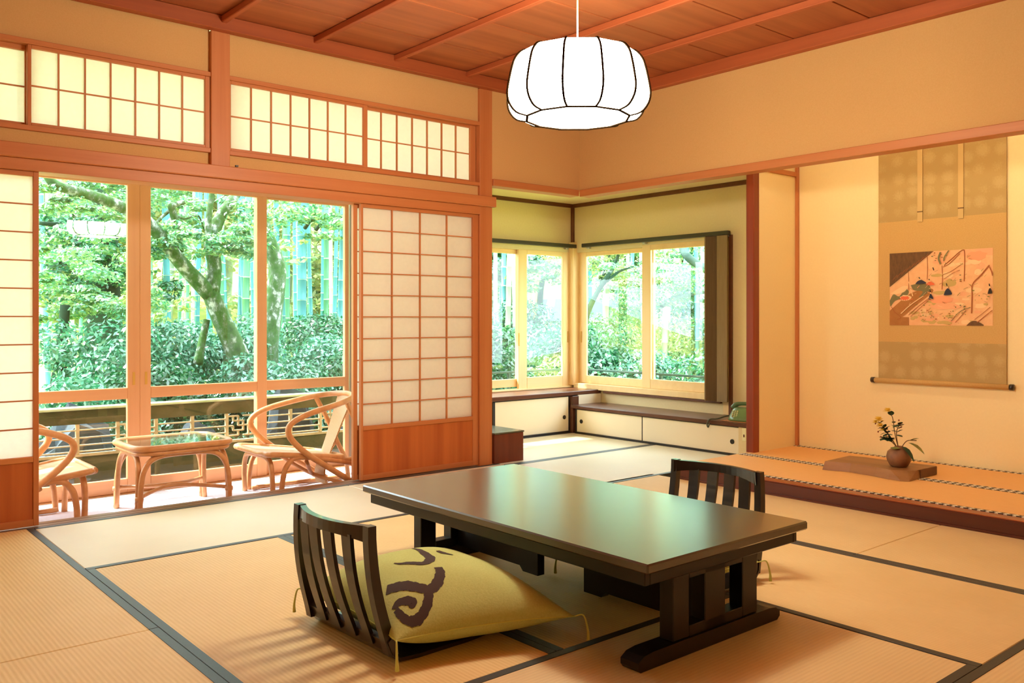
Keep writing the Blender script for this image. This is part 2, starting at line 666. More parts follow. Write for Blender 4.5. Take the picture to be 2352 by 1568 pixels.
def mat_piece(x0, x1, y0, y1, axis, par=floor, borders=(True, True)):
    g = 0.0015
    x0 += g; x1 -= g; y0 += g; y1 -= g
    mt = B(None, 'tatami_mat', (x0, x1), (y0, y1), (-0.05, 0.0), M_tatx if axis == 'X' else M_taty, 0.003)
    c = Vector(mt.location)
    w = 0.031
    if axis == 'X':
        sides = [((x0, x1), (y0 - .0005, y0 + w)), ((x0, x1), (y1 - w, y1 + .0005))]
    else:
        sides = [((x0 - .0005, x0 + w), (y0, y1)), ((x1 - w, x1 + .0005), (y0, y1))]
    for s, on in zip(sides, borders):
        if on:
            b = B(None, 'border', s[0], s[1], (-0.048, 0.0018), M_heri, 0.0008)
            b.parent = mt
            b.location = Vector(b.location) - c
    child_world(mt, par)
    return mt


GX = [-0.76, 0.13, 1.02, 1.91, 2.80, 3.70, 4.585]
mat_piece(1.02, 2.80, 3.965, 4.93, 'X')
mat_piece(2.80, 4.05, 3.93, 4.93, 'X')
mat_piece(1.02, 1.91, 2.03, 3.965, 'Y')
mat_piece(1.91, 2.80, 2.03, 3.965, 'Y')
mat_piece(0.13, 1.02, 3.07, 4.93, 'Y')
mat_piece(0.13, 1.02, 1.11, 3.07, 'Y')
mat_piece(-0.76, 0.13, 3.07, 4.93, 'Y')
mat_piece(-0.76, 0.13, 1.11, 3.07, 'Y')
mat_piece(1.02, 2.80, 1.11, 2.03, 'X')
mat_piece(2.80, 3.70, 1.11, 3.02, 'Y')
mat_piece(2.80, 3.70, 3.02, 3.93, 'X')
mat_piece(3.70, 4.585, 2.0, 3.93, 'Y', borders=(True, False))
mat_piece(3.70, 4.585, 0.10, 2.0, 'Y', borders=(True, False))
mat_piece(1.95, 3.70, 0.15, 1.11, 'X')
mat_piece(0.13, 1.95, 0.15, 1.11, 'X')
mat_piece(-0.76, 0.13, -0.78, 1.11, 'Y')
mat_piece(0.13, 2.0, -0.78, 0.15, 'X')
mat_piece(2.0, 3.70, -0.78, 0.15, 'X')
mat_piece(3.70, 4.585, -0.78, 0.10, 'X')
# the window bay goes on beyond the lintel
floor_bay = tag(B(None, 'floor_bay', (4.02, 6.1), (YA, 6.25), (-0.20, -0.05), M_darkx), 'straw tatami floor of the window bay', 'floor', kind='structure')
mat_piece(4.05, 5.66, 3.865, 4.83, 'X', floor)
mat_piece(4.05, 5.66, 4.83, 5.83, 'X', floor_bay)
# threshold of the veranda opening
M_thr = wood('worn_threshold', C(164, 124, 96), C(138, 102, 78), 'X', 0.4)
thr = tag(B(None, 'trim_1', (XMIN, 3.90), (4.932, 5.08), (-0.12, -0.004), M_thr, 0.003), 'grooved wooden threshold under the shoji opening', 'threshold', kind='structure')
for yy in (4.975, 5.025):
    o = B(None, 'groove', (XMIN + .01, 3.89), (yy - .006, yy + .006), (-0.006, -0.0035), M_brown)
    child_world(o, thr)

# ------------------------------------------------------------------ ceiling
ceiling = tag(B(None, 'ceiling', (XMIN - .1, XB + .06), (YMIN - .1, YA + .1), (2.83, 2.90), M_ceil), 'reddish cedar board ceiling with battens', 'ceiling', kind='structure')
ys = [4.98 - i * 0.492 for i in range(13)]
for i in range(12):
    y1, y0 = ys[i], max(ys[i + 1], YMIN - .05)
    if y1 <= YMIN:
        break
    o = B(None, 'ceiling_board', (XMIN - .05, XB + .05), (y0 + .002, y1 - .002), (ZC, ZC + 0.012), M_ceil, 0.002,
          rot=(math.radians(0.5), 0, 0))
    child_world(o, ceiling)
for x in (-0.33, 0.25, 0.83, 1.41, 1.99, 2.57, 3.15, 3.745, 4.32):
    o = B(None, 'ceiling_batten', (x - .0165, x + .0165), (YMIN, YA - .05), (2.748, 2.788), M_batten, 0.004)
    child_world(o, ceiling)
for nm, xs_, ys_, mm in (('cornice', (XMIN, XB), (YA - .062, YA), M_trimc), ('cornice', (XB - .062, XB), (YMIN, YA - .062), M_trimcy),
                         ('cornice', (XMIN, XMIN + .06), (YMIN, YA - .062), M_trimcy), ('cornice', (XMIN + .06, XB - .062), (YMIN, YMIN + .06), M_trimc)):
    o = B(None, nm, xs_, ys_, (2.708, 2.79), mm, 0.004)
    child_world(o, ceiling)

# ------------------------------------------------------------------ shoji wall (left)
wall_left = tag(B(None, 'wall_left', (XMIN, 1.935), (YA + .02, YA + .10), (2.466, 2.83), M_plaster), 'ochre plaster wall above the sliding screens', 'wall', kind='structure')


def wl(name, xs, ys_, zs, m, bev=0.003):
    return child_world(B(None, name, xs, ys_, zs, m, bev), wall_left)


wl('plaster_panel', (XMIN, 1.935), (YA + .02, YA + .10), (1.93, 2.02), M_plaster, 0)
wl('plaster_panel', (2.046, 3.897), (YA + .02, YA + .10), (2.466, 2.83), M_plaster, 0)
wl('plaster_panel', (2.046, 3.897), (YA + .02, YA + .10), (1.93, 2.02), M_plaster, 0)
wl('post', (1.935, 2.046), (YA - .01, YA + .11), (1.935, 2.71), M_wz)
wl('post', (3.897, 4.012), (YA - .005, YA + .11), (-0.05, 2.71), M_wz)
wl('post', (XMIN, XMIN + .10), (YA - .005, YA + .11), (-0.05, 2.71), M_wz)
wl('tie_beam', (XMIN, 4.028), (YA - .035, YA + .12), (1.862, 1.936), M_wx, 0.004)
wl('lintel', (XMIN, 3.897), (YA - .012, YA + .13), (1.803, 1.862), M_wx, 0.003)
for (a, b_) in ((XMIN, 1.935), (2.046, 3.897)):
    wl('transom_rail', (a, b_), (YA - .004, YA + .09), (2.444, 2.470), M_wx, 0.002)
    wl('transom_rail', (a, b_), (YA - .004, YA + .09), (2.008, 2.034), M_wx, 0.002)
wl('nail_head', (2.066, 2.082), (YA - .045, YA - .030), (1.937, 1.946), M_iron, 0.003)
# hanging wall beside the post, over the bay
wl('plaster_panel', (4.012, XB + .08), (YA, YA + .08), (ZH1 - .01, 2.83), M_plaster, 0)
wl('lintel', (4.012, XB - .02), (YA - .02, YA + .085), (ZH0, ZH1), M_wx, 0.003)


def screen(name, label, x0, x1, y, z0, z1, cols, rows, base, stl, str_, group=None, top=0.024, bot=0.022, bar=0.0075, depth=0.03):
    """A sliding paper screen: stiles, rails, lattice bars, paper panes and (optionally) a wooden base board."""
    t = thing(name, label, 'paper screen', (x0, y, z0), group=group)
    W, Hh = x1 - x0, z1 - z0
    d = depth / 2
    B(t, 'stile', (0, stl), (-d, d), (0, Hh), M_wz, 0.002)
    B(t, 'stile', (W - str_, W), (-d, d), (0, Hh), M_wz, 0.002)
    B(t, 'top_rail', (stl, W - str_), (-d, d), (Hh - top, Hh), M_wx, 0.002)
    zb = base
    if base > 0.1:
        B(t, 'bottom_rail', (stl, W - str_), (-d, d), (0, 0.035), M_wx, 0.002)
        B(t, 'base_board', (stl, W - str_), (-d * .5, d * .5), (0.035, base - .028), M_panel)
        B(t, 'middle_rail', (stl, W - str_), (-d, d), (base - .028, base), M_wx, 0.002)
    else:
        B(t, 'bottom_rail', (stl, W - str_), (-d, d), (0, bot), M_wx, 0.002)
        zb = bot
    zt = Hh - top
    pw, ph = (W - stl - str_) / cols, (zt - zb) / rows
    for i in range(1, cols):
        x = stl + i * pw
        B(t, 'lattice_bar', (x - bar / 2, x + bar / 2), (-d * .7, d * .2), (zb, zt), M_wz)
    for j in range(1, rows):
        z = zb + j * ph
        B(t, 'lattice_bar', (stl, W - str_), (-d * .62, d * .2), (z - bar * .45, z + bar * .45), M_wx)
    for i in range(cols):
        for j in range(rows):
            B(t, 'paper_pane', (stl + i * pw, stl + (i + 1) * pw), (d * .25, d * .25 + .0012), (zb + j * ph, zb + (j + 1) * ph), M_paper)
    return t


screen('shoji_screen', 'tall shoji screen with wooden base board beside the corner post', 2.931, 3.895, YA + .028, 0.004, 1.803, 4, 10, 0.352, 0.016, 0.047)
screen('shoji_screen', 'shoji screen hidden behind the tall one, only its yellow edge showing', 2.902, 3.86, YA + .075, 0.004, 1.803, 4, 10, 0.352, 0.03, 0.03, depth=0.028)
screen('shoji_screen', 'shoji screen at the left edge, cut off by the picture', 0.09, 1.052, YA + .028, 0.004, 1.803, 4, 10, 0.352, 0.04, 0.026)
screen('transom_screen', 'short transom screen left of the hanging post, two panes high', 0.998, 1.934, YA + .02, 2.034, 2.444, 7, 2, 0, 0.018, 0.028, 'transom screens', 0.018, 0.016)
screen('transom_screen', 'transom screen at the upper left edge, slid behind its neighbour', 0.05, 1.010, YA + .055, 2.034, 2.444, 8, 2, 0, 0.016, 0.016, 'transom screens', 0.026, 0.018)
screen('transom_screen', 'transom screen just right of the hanging post', 2.046, 2.975, YA + .02, 2.034, 2.444, 7, 2, 0, 0.012, 0.03, 'transom screens', 0.018, 0.016)
screen('transom_screen', 'transom screen nearest the corner post', 2.965, 3.893, YA + .055, 2.034, 2.444, 7, 2, 0, 0.016, 0.048, 'transom screens', 0.018, 0.016)

# ------------------------------------------------------------------ other walls of the room
wall_right = tag(B(None, 'wall_right', (XB, XB + .08), (YMIN - .1, YA), (ZH1 - .01, 2.83), M_plaster), 'ochre plaster hanging wall over the alcove and the bay', 'wall', kind='structure')
o = B(None, 'lintel', (XB - .022, XB + .085), (YMIN, YA - .022), (ZH0 - .004, ZH1), M_wy, 0.003)
child_world(o, wall_right)
wall_west = tag(B(None, 'wall_west', (XMIN - .1, XMIN), (YMIN, YA), (-0.05, 2.83), M_plaster), 'ochre plaster side wall out of view', 'wall', kind='structure')
wall_rear = tag(B(None, 'wall_rear', (XMIN - .1, 6.1), (YMIN - .1, YMIN), (-0.05, 2.83), M_plaster), 'ochre plaster wall behind the viewer', 'wall', kind='structure')

# ------------------------------------------------------------------ alcove (tokonoma)
XT0, XT1, YT1 = 4.585, 6.0, 3.735
ZT = 0.085
plat = tag(B(None, 'floor_alcove', (XT0 + .07, XT1 + .05), (YMIN, YT1 - .002), (-0.05, 0.045), M_kam), 'raised alcove platform with patterned mat borders', 'platform', kind='structure')


def pl(name, xs, ys_, zs, m, bev=0.002):
    return child_world(B(None, name, xs, ys_, zs, m, bev), plat)


pl('front_edge_board', (XT0, XT0 + .075), (YMIN, YT1), (-0.012, 0.079), M_kam, 0.006)
pl('front_edge_top', (XT0 + .004, XT0 + .085), (YMIN, YT1), (0.079, ZT), M_kamtop, 0.002)
pl('front_edge_foot', (XT0 - .012, XT0), (YMIN, YT1), (-0.002, 0.012), M_kam, 0.003)
pl('alcove_mat', (XT0 + .085, 5.325), (YMIN, YT1), (0.045, ZT + .001), M_tatold, 0.002)
pl('alcove_mat', (5.327, XT1), (YMIN, YT1), (0.045, ZT + .001), M_tatold, 0.002)
pl('patterned_border', (XT0 + .085, XT0 + .125), (YMIN, YT1 - .005), (0.06, ZT + .0025), M_koraibei, 0)
pl('patterned_border', (5.285, 5.367), (YMIN, YT1 - .005), (0.06, ZT + .0025), M_koraibei, 0)
pl('patterned_border', (XT1 - .045, XT1), (YMIN, YT1 - .035), (0.06, ZT + .0025), M_koraibei, 0)
pl('end_board', (XT0 + .002, XT1), (YT1, YT1 + .028), (-0.05, ZT - .004), M_tatold, 0.003)

wall_alc = tag(B(None, 'wall_alcove', (XT1, XT1 + .06), (YMIN, 3.70), (ZT - .03, 2.75), M_cream), 'cream plaster back wall of the alcove', 'wall', kind='structure')
wall_alcs = tag(B(None, 'wall_alcove_side', (5.49, 6.06), (3.70, 3.76), (0.03, 2.75), M_cream), 'cream plaster side wall of the alcove', 'wall', kind='structure')
child_world(B(None, 'horizontal_trim', (5.50, 6.0), (3.683, 3.70), (2.135, 2.170), M_wx, 0.002), wall_alcs)
child_world(B(None, 'corner_trim', (5.975, 6.0), (3.676, 3.70), (ZT + .002, 2.75), M_wz, 0.002), wall_alcs)
ceil_alc = tag(B(None, 'ceiling_alcove', (XB + .08, XT1 + .06), (YMIN, 3.76), (2.70, 2.76), M_ceil), 'cedar ceiling inside the alcove', 'ceiling', kind='structure')
post = thing('trim_2', 'dark red lacquered alcove post', 'post', (5.465, 3.728, ZT), kind='structure')
prism(post, 'shaft', [(-.036, -.028), (-.030, -.034), (.030, -.034), (.036, -.028), (.036, .028), (.030, .034), (-.030, .034), (-.036, .028)], 0.0, 2.1, M_redpost)
prism(post, 'shaft_top', [(-.036, -.034), (.036, -.034), (.036, .034), (-.036, .034)], 2.1, 2.62, M_wz)

# fluorescent tube hidden behind the lintel, it lights the alcove
t = thing('alcove_tube_lamp', 'slim tube lamp fixed behind the lintel of the alcove', 'lamp', (XB + .16, 2.3, 2.52))
B(t, 'housing', (-.04, .04), (-1.3, 1.3), (0.0, 0.075), M_white, 0.004)
v, f = tube_geo([(0, -1.26, -.022), (0, 1.26, -.022)], 0.016, 10)
mesh_obj('tube', v, f, M_tube, t, True)

# ------------------------------------------------------------------ window bay
XW, YW = 6.05, 6.20
ZBC = 2.178
ceil_bay = tag(B(None, 'ceiling_bay', (4.0, 6.12), (YA + .08, 6.27), (ZBC, ZBC + .05), M_baywall), 'pale low ceiling of the window bay', 'ceiling', kind='structure')
child_world(B(None, 'ceiling_strip', (XB + .08, 6.12), (3.76, YA + .08), (ZBC, ZBC + .05), M_baywall), ceil_bay)
wbl = tag(B(None, 'wall_bay_left', (4.0, 6.12), (YW, YW + .07), (1.70, ZBC), M_baywall), 'pale plaster wall of the bay around the left windows', 'wall', kind='structure')
child_world(B(None, 'lower_wall', (4.0, 6.12), (YW, YW + .07), (-0.1, 0.385), M_baywall), wbl)
child_world(B(None, 'crown_trim', (4.02, XW), (YW - .02, YW), (2.142, ZBC), M_brown, 0.002), wbl)
child_world(B(None, 'corner_trim', (XW - .03, XW - .002), (YW - .03, YW - .002), (1.80, 2.142), M_brown, 0.002), wbl)
wbr = tag(B(None, 'wall_bay_right', (XW, XW + .07), (3.76, YW), (1.70, ZBC), M_baywall), 'pale plaster wall of the bay around the right windows', 'wall', kind='structure')
child_world(B(None, 'lower_wall', (XW, XW + .07), (3.76, YW), (-0.1, 0.42), M_baywall), wbr)
child_world(B(None, 'pier', (XW, XW + .07), (3.76, 4.40), (0.42, 1.70), M_baywall), wbr)
child_world(B(None, 'crown_trim', (XW - .02, XW), (3.76, YW - .02), (2.142, ZBC), M_brown, 0.002), wbr)
child_world(B(None, 'jamb_trim', (XW - .022, XW), (4.315, 4.345), (0.26, 1.745), M_brown, 0.002), wbr)
child_world(B(None, 'jamb_trim', (XW - .022, XW), (4.345, 4.40), (0.26, 1.70), M_sash, 0.002), wbr)
# wall between veranda and bay
wvb = tag(B(None, 'wall_bay_end', (3.95, 4.012), (5.06, 6.2), (-0.2, 2.86), M_baywall), 'plaster end wall between veranda and bay', 'wall', kind='structure')


def sash(parent, org, ax, a0, a1, z0, z1, dep, st=0.045, bot=0.07, top=0.045):
    """One window sash; `ax` is the horizontal axis ('x' or 'y'), dep the (near, far) range across the wall."""
    def bb(nm, a, z, m, d=dep, bev=0.003):
        xs, ys_ = (a, d) if ax == 'x' else (d, a)
        ob = B(None, nm, xs, ys_, z, m, bev)
        child_world(ob, parent)
        return ob
    bb('stile', (a0, a0 + st), (z0, z1), M_sash)
    bb('stile', (a1 - st, a1), (z0, z1), M_sash)
    bb('bottom_rail', (a0 + st, a1 - st), (z0, z0 + bot), M_sashx)
    bb('top_rail', (a0 + st, a1 - st), (z1 - top, z1), M_sashx)
    dm = (dep[0] + dep[1]) / 2
    bb('glass_pane', (a0 + st, a1 - st), (z0 + bot, z1 - top), M_glass, (dm - .002, dm + .002), 0)
    return bb


w1 = thing('window_1', 'pale wooden sliding sash at the left of the bay, beside the post', 'window', (4.4, YW, .385), kind='structure')
bb = sash(w1, None, 'x', 4.10, 5.40, 0.415, 1.70, (YW + .030, YW + .058), 0.05, 0.075, 0.04)
w2 = thing('window_2', 'pale wooden sliding sash left of the bay corner', 'window', (5.7, YW, .385), kind='structure')
bb = sash(w2, None, 'x', 5.345, 6.02, 0.395, 1.705, (YW - .002, YW + .026), 0.105, 0.105, 0.045)
bb('latch', (5.335, 5.350), (0.80, 0.92), M_brass, (YW - .016, YW - .002), 0.003)
bb('finger_pull', (5.975, 5.987), (0.82, 0.93), M_brass, (YW - .006, YW - .001), 0.002)
w3 = thing('window_3', 'pale wooden sliding sash right of the bay corner', 'window', (XW, 5.6, .42), kind='structure')
bb = sash(w3, None, 'y', 5.19, 6.155, 0.425, 1.70, (XW + .030, XW + .058), 0.11, 0.075, 0.04)
bb('finger_pull', (6.10, 6.112), (0.82, 0.93), M_brass, (XW + .022, XW + .029), 0.002)
w4 = thing('window_4', 'pale wooden sliding sash half covered by the taupe blind', 'window', (XW, 4.8, .42), kind='structure')
bb = sash(w4, None, 'y', 4.39, 5.30, 0.425, 1.72, (XW - .002, XW + .026), 0.10, 0.085, 0.05)
cornerpost = tag(B(None, 'trim_3', (6.0, 6.10), (6.14, 6.26), (0.40, 1.80), M_sash, 0.006), 'pale wooden corner post between the bay windows', 'post', kind='structure')
sill1 = tag(B(None, 'trim_4', (4.02, XW), (YW - .03, YW + .05), (0.382, 0.398), M_sashx, 0.003), 'pale sill under the left bay windows', 'sill', kind='structure')
sill2 = thing('trim_5', 'pale sill under the right bay windows with a dark underside', 'sill', (XW, 5.3, .37), kind='structure')
child_world(B(None, 'sill_board', (XW - .04, XW + .05), (4.40, 6.15), (0.372, 0.425), M_sash, 0.003), sill2)
child_world(B(None, 'dark_strip', (XW - .032, XW - .002), (4.42, 5.76), (0.350, 0.372), M_brown, 0.002), sill2)

# cabinets and counters
cabl = thing('low_cabinet', 'low white cabinet under the left bay windows', 'cabinet', (4.9, 5.83, 0))
for nm, xs_, ys_, zs_, mm in (
        ('carcass', (4.03, 5.655), (5.855, 6.198), (0.0, 0.340), M_brown),
        ('corner_post', (5.655, 5.735), (5.795, 6.195), (0.0, 0.338), M_dark),
        ('base_rail', (4.03, 5.655), (5.828, 5.855), (0.0, 0.018), M_black),
        ('top_rail', (4.03, 5.655), (5.832, 5.855), (0.334, 0.344), M_black),
        ('divider', (4.735, 4.762), (5.830, 5.85), (0.018, 0.334), M_black),
        ('side_stile', (5.640, 5.655), (5.830, 5.855), (0.018, 0.334), M_black)):
    child_world(B(None, nm, xs_, ys_, zs_, mm, 0.002), cabl)
dr = child_world(B(None, 'sliding_door', (4.765, 5.640), (5.835, 5.850), (0.019, 0.333), M_white, 0.002), cabl)
dr2 = child_world(B(None, 'sliding_door', (4.04, 4.733), (5.835, 5.850), (0.019, 0.333), M_white, 0.002), cabl)
M_pull = M_iron


def round_pull(door, world, axis):
    v, f = [], []
    n = 16
    for k in range(n):
        a = 2 * math.pi * k / n
        v.append((0.019 * math.cos(a), 0.019 * math.sin(a)))
    wp = Vector(world)
    pv = []
    for dd in (0, 0.004):
        for (a, c) in v:
            pv.append((a, -dd, c) if axis == 'y' else (-dd, a, c))
    fc = [tuple(range(n)), tuple(reversed(range(n, 2 * n)))] + [(i, (i + 1) % n, n + (i + 1) % n, n + i) for i in range(n)]
    o = mesh_obj('round_pull', pv, fc, M_pull)
    o.parent = door
    off = Vector(door.location) + Vector(door.parent.location)
    o.location = wp - off
    return o


round_pull(dr, (5.585, 5.8345, 0.147), 'y')
cbr = tag(B(None, 'counter', (4.02, 6.048), (5.812, 6.198), (0.344, 0.381), M_darkx, 0.004), 'dark wooden counter under the left bay windows', 'counter')
cabr = thing('low_cabinet', 'long white cabinet with two sliding doors below the telephone', 'cabinet', (5.66, 4.9, 0))
for nm, xs_, ys_, zs_, mm in (
        ('carcass', (5.685, 6.048), (3.80, 5.79), (0.0, 0.226), M_brown),
        ('base_rail', (5.652, 5.685), (4.0, 5.765), (0.0, 0.016), M_black),
        ('top_rail', (5.660, 5.685), (3.99, 5.765), (0.220, 0.228), M_black),
        ('side_stile', (5.658, 5.685), (5.750, 5.765), (0.016, 0.220), M_black),
        ('divider', (5.660, 5.685), (4.955, 4.963), (0.016, 0.220), M_black),
        ('end_panel', (5.655, 5.685), (3.80, 3.985), (0.0, 0.226), M_baywall)):
    child_world(B(None, nm, xs_, ys_, zs_, mm, 0.001), cabr)
d1 = child_world(B(None, 'sliding_door', (5.664, 5.680), (4.963, 5.750), (0.017, 0.219), M_white, 0.002), cabr)
d2 = child_world(B(None, 'sliding_door', (5.662, 5.680), (3.987, 4.955), (0.017, 0.219), M_white, 0.002), cabr)
round_pull(d1, (5.6635, 5.69, 0.115), 'x')
round_pull(d2, (5.6615, 4.045, 0.108), 'x')
tag(B(None, 'counter', (5.640, 6.048), (3.80, 5.81), (0.228, 0.258), M_dark, 0.004), 'lower dark wooden counter carrying the telephone', 'counter')
tag(child_world(B(None, 'back_panel', (5.74, 6.04), (5.808, 5.828), (0.258, 0.344), M_white), cbr))
t = thing('socket_plate', 'small cream socket plate at the foot of the red post', 'socket', (5.652, 3.93, 0.125))
B(t, 'plate', (-.004, .003), (-.018, .018), (0, .10), M_plate, 0.002)
B(t, 'slot', (-.0055, -.003), (-.006, .006), (.03, .05), M_brown)

# curtain rails and the drawn blind
t = thing('curtain_rail', 'dark curtain rail over the left bay windows', 'curtain rail', (5.0, YW - .06, 1.76), group=None)
B(t, 'rail', (-.95, 1.03), (-.02, .02), (-.018, .018), M_track, 0.004)
B(t, 'bracket', (.93, .96), (.02, .06), (-.03, .0), M_alu, 0.003)
t = thing('curtain_rail', 'dark curtain rail over the right bay windows', 'curtain rail', (XW - .06, 5.2, 1.757))
B(t, 'rail', (-.02, .02), (-.89, .80), (-.018, .018), M_track, 0.004)
for yy in (.76, .05, -.85):
    B(t, 'bracket', (.02, .06), (yy - .015, yy + .015), (-.03, 0), M_alu, 0.003)
t = thing('accordion_blind', 'taupe accordion blind drawn to the side of the bay window', 'blind', (XW - .062, 4.46, 0.37))
poly = []
n = 16
for i in range(n + 1):
    y = -.135 + .20 * i / n
    poly.append((0.022 if i % 2 else -0.022, y))
back = [(p[0] + .004, p[1] + .0005) for p in reversed(poly)]
prism(t, 'pleated_cloth', poly + back, 0.0, 1.368, M_curtain)
B(t, 'end_panel', (-.022, -.016), (-.145, -.045), (0.0, 1.368), M_curtain)
B(t, 'lead_bar', (-.026, .026), (.066, .080), (0.0, 1.368), M_curtain, 0.003)

# ------------------------------------------------------------------ veranda
fl_v = tag(B(None, 'floor_veranda', (XMIN, 3.95), (5.08, 6.25), (-0.20, -0.10), M_deck), 'pale carpeted veranda floor', 'floor', kind='structure')
tag(B(None, 'ceiling_veranda', (XMIN, 3.95), (5.05, 6.22), (2.86, 2.905), M_vwhite), 'pale plaster veranda ceiling', 'ceiling', kind='structure')
YG = 6.085


def glass_door(name, label, x0, x1, y, sl, sr, pulls=()):
    t = thing(name, label, 'glass door', ((x0 + x1) / 2, y, -0.10), kind='structure')
    def bb(nm, xs, zs, m, ys_=(y - .018, y + .018), bev=0.003):
        return child_world(B(None, nm, xs, ys_, zs, m, bev), t)
    z1 = 2.0
    bb('stile', (x0, x0 + sl), (-0.095, z1), M_door)
    bb('stile', (x1 - sr, x1), (-0.095, z1), M_door)
    a, c = x0 + sl, x1 - sr
    bb('bottom_rail', (a, c), (-0.095, -0.003), M_doorx)
    bb('middle_rail', (a, c), (0.524, 0.598), M_doorx)
    bb('top_rail', (a, c), (z1 - .06, z1), M_doorx)
    bb('glass_pane', (a, c), (-0.003, 0.524), M_glass, (y - .002, y + .002), 0)
    bb('glass_pane', (a, c), (0.598, z1 - .06), M_glass, (y - .002, y + .002), 0)
    for px_ in pulls:
        bb('finger_pull', (px_ - .008, px_ + .008), (0.615, 0.70), M_brass, (y - .021, y - .016), 0.002)
    return t


glass_door('door_1', 'glass door at the left of the veranda, behind the left armchair', 0.93, 1.892, YG, 0.075, 0.078, (1.853,))
glass_door('door_2', 'middle glass door of the veranda, behind the rattan table', 1.892, 2.792, YG, 0.072, 0.075, (1.932,))
glass_door('door_3', 'right glass door of the veranda, behind the right armchair', 2.725, 3.50, YG + .045, 0.075, 0.035)
glass_door('door_4', 'glass door out of view at the left end of the veranda', -0.10, 0.93, YG + .045, 0.07, 0.07)
fv = tag(B(None, 'trim_6', (XMIN, 3.60), (6.04, 6.17), (2.0, 2.06), M_doorx), 'wooden head over the veranda glass doors', 'lintel', kind='structure')
tag(B(None, 'trim_7', (XMIN, 3.95), (6.05, 6.17), (-0.125, -0.096), M_doorx), 'wooden track under the veranda glass doors', 'track', kind='structure')
wv = thing('window_5', 'fixed glass transom above the veranda doors', 'window', (1.5, 6.1, 2.06), kind='structure')  # unseen glazing, put in so daylight reaches the paper transoms
child_world(B(None, 'glass_pane', (XMIN, 3.6), (6.095, 6.1), (2.06, 2.86), M_glass), wv)
wvx = tag(B(None, 'wall_veranda_end', (3.62, 3.95), (6.06, 6.14), (-0.12, 2.86), M_baywall), 'plaster strip at the right end of the veranda doors', 'wall', kind='structure')
t = thing('door_frame', 'grey aluminium door frame at the right end of the veranda', 'door frame', (3.53, 6.08, -0.096))
B(t, 'jamb', (-.02, .03), (-.03, .06), (0, 2.09), M_alu, 0.004)
B(t, 'jamb_strip', (.032, .05), (-.05, .04), (0, 2.09), M_white, 0.004)
B(t, 'jamb_strip', (.052, .09), (-.035, .04), (0, 2.09), M_alu, 0.004)
wvw = tag(B(None, 'wall_veranda_west', (XMIN - .1, XMIN), (YA, 6.2), (-0.2, 2.86), M_baywall), 'plaster wall at the far left end of the veranda', 'wall', kind='structure')

# unseen roof, eaves and panels, added and shaped to keep sun out
roof = tag(B(None, 'roof', (XMIN - .3, 6.75), (YMIN - .3, 6.30), (2.91, 2.99), M_brown), 'roof slab with a short eave over the veranda', 'roof', kind='structure')
child_world(B(None, 'eave', (XMIN - .3, 6.75), (6.20, 7.30), (3.30, 3.36), M_brown), roof)
child_world(B(None, 'eave', (3.95, 6.75), (7.30, 7.65), (3.30, 3.36), M_brown), roof)  # extra length, added to trim the sun patches in the bay
child_world(B(None, 'gable_panel', (XMIN - .3, 6.75), (6.20, 6.27), (2.99, 3.30), M_vwhite), roof)
child_world(B(None, 'gable_panel', (3.95, 6.12), (YW, YW + .07), (ZBC + .05, 2.91), M_baywall), roof)  # this and the next two close gaps where sun leaked inside
child_world(B(None, 'gable_panel', (XW, XW + .07), (3.70, YW), (ZBC + .05, 2.91), M_baywall), roof)
child_world(B(None, 'gable_panel', (XB + .08, 5.49), (3.70, 3.76), (ZBC, 2.75), M_cream), roof)

# ------------------------------------------------------------------ low dining table
t = thing('low_table', 'long black lacquered low table in the middle of the room', 'table', (2.36, 2.47, 0))
TX, TY, TZ = 0.425, 0.797, 0.347
B(t, 'table_top', (-TX, TX), (-TY, TY), (TZ - .030, TZ), M_tabletop, 0.005)
for s in (-1, 1):
    B(t, 'apron', (s * (TX - .045), s * (TX - .022)), (-TY + .03, TY - .03), (TZ - .075, TZ - .030), M_table, 0.003)
    B(t, 'apron', (-TX + .045, TX - .045), (s * (TY - .055), s * (TY - .03)), (TZ - .075, TZ - .030), M_table, 0.003)
for s in (-1, 1):
    yc = s * 0.69
    lg = B(t, 'leg_panel', (-.055, .055), (yc - .028, yc + .028), (0.05, TZ - .03), M_table, 0.003)
    B(t, 'leg_post', (-.215, -.135), (yc - .028, yc + .028), (0.05, TZ - .03), M_table, 0.003)
    B(t, 'leg_post', (.150, .235), (yc - .028, yc + .028), (0.05, TZ - .03), M_table, 0.003)
    B(t, 'leg_rail', (-.135, .150), (yc - .028, yc + .028), (0.05, 0.085), M_table, 0.002)
    B(t, 'leg_rail', (-.135, .150), (yc - .028, yc + .028), (0.235, TZ - .03), M_table, 0.002)
    fp = [(-.385, .012), (-.375, 0), (.345, 0), (.36, .012), (.36, .028), (.335, .045), (.30, .05), (-.32, .05), (-.36, .045), (-.385, .03)]
    prism(t, 'foot', fp, yc - .036, yc + .036, M_table, 'y')
    y0, y1 = s * 0.13, s * 0.66
    prism(t, 'stretcher_board', [(y0, .03), (y0 + s * .09, .03), (y0 + s * .11, .05), (y1, .05), (y1, .225), (y0 + s * .01, .225), (y0 + s * .012, .17), (y0, .15)], -.018, .018, M_table, 'x')


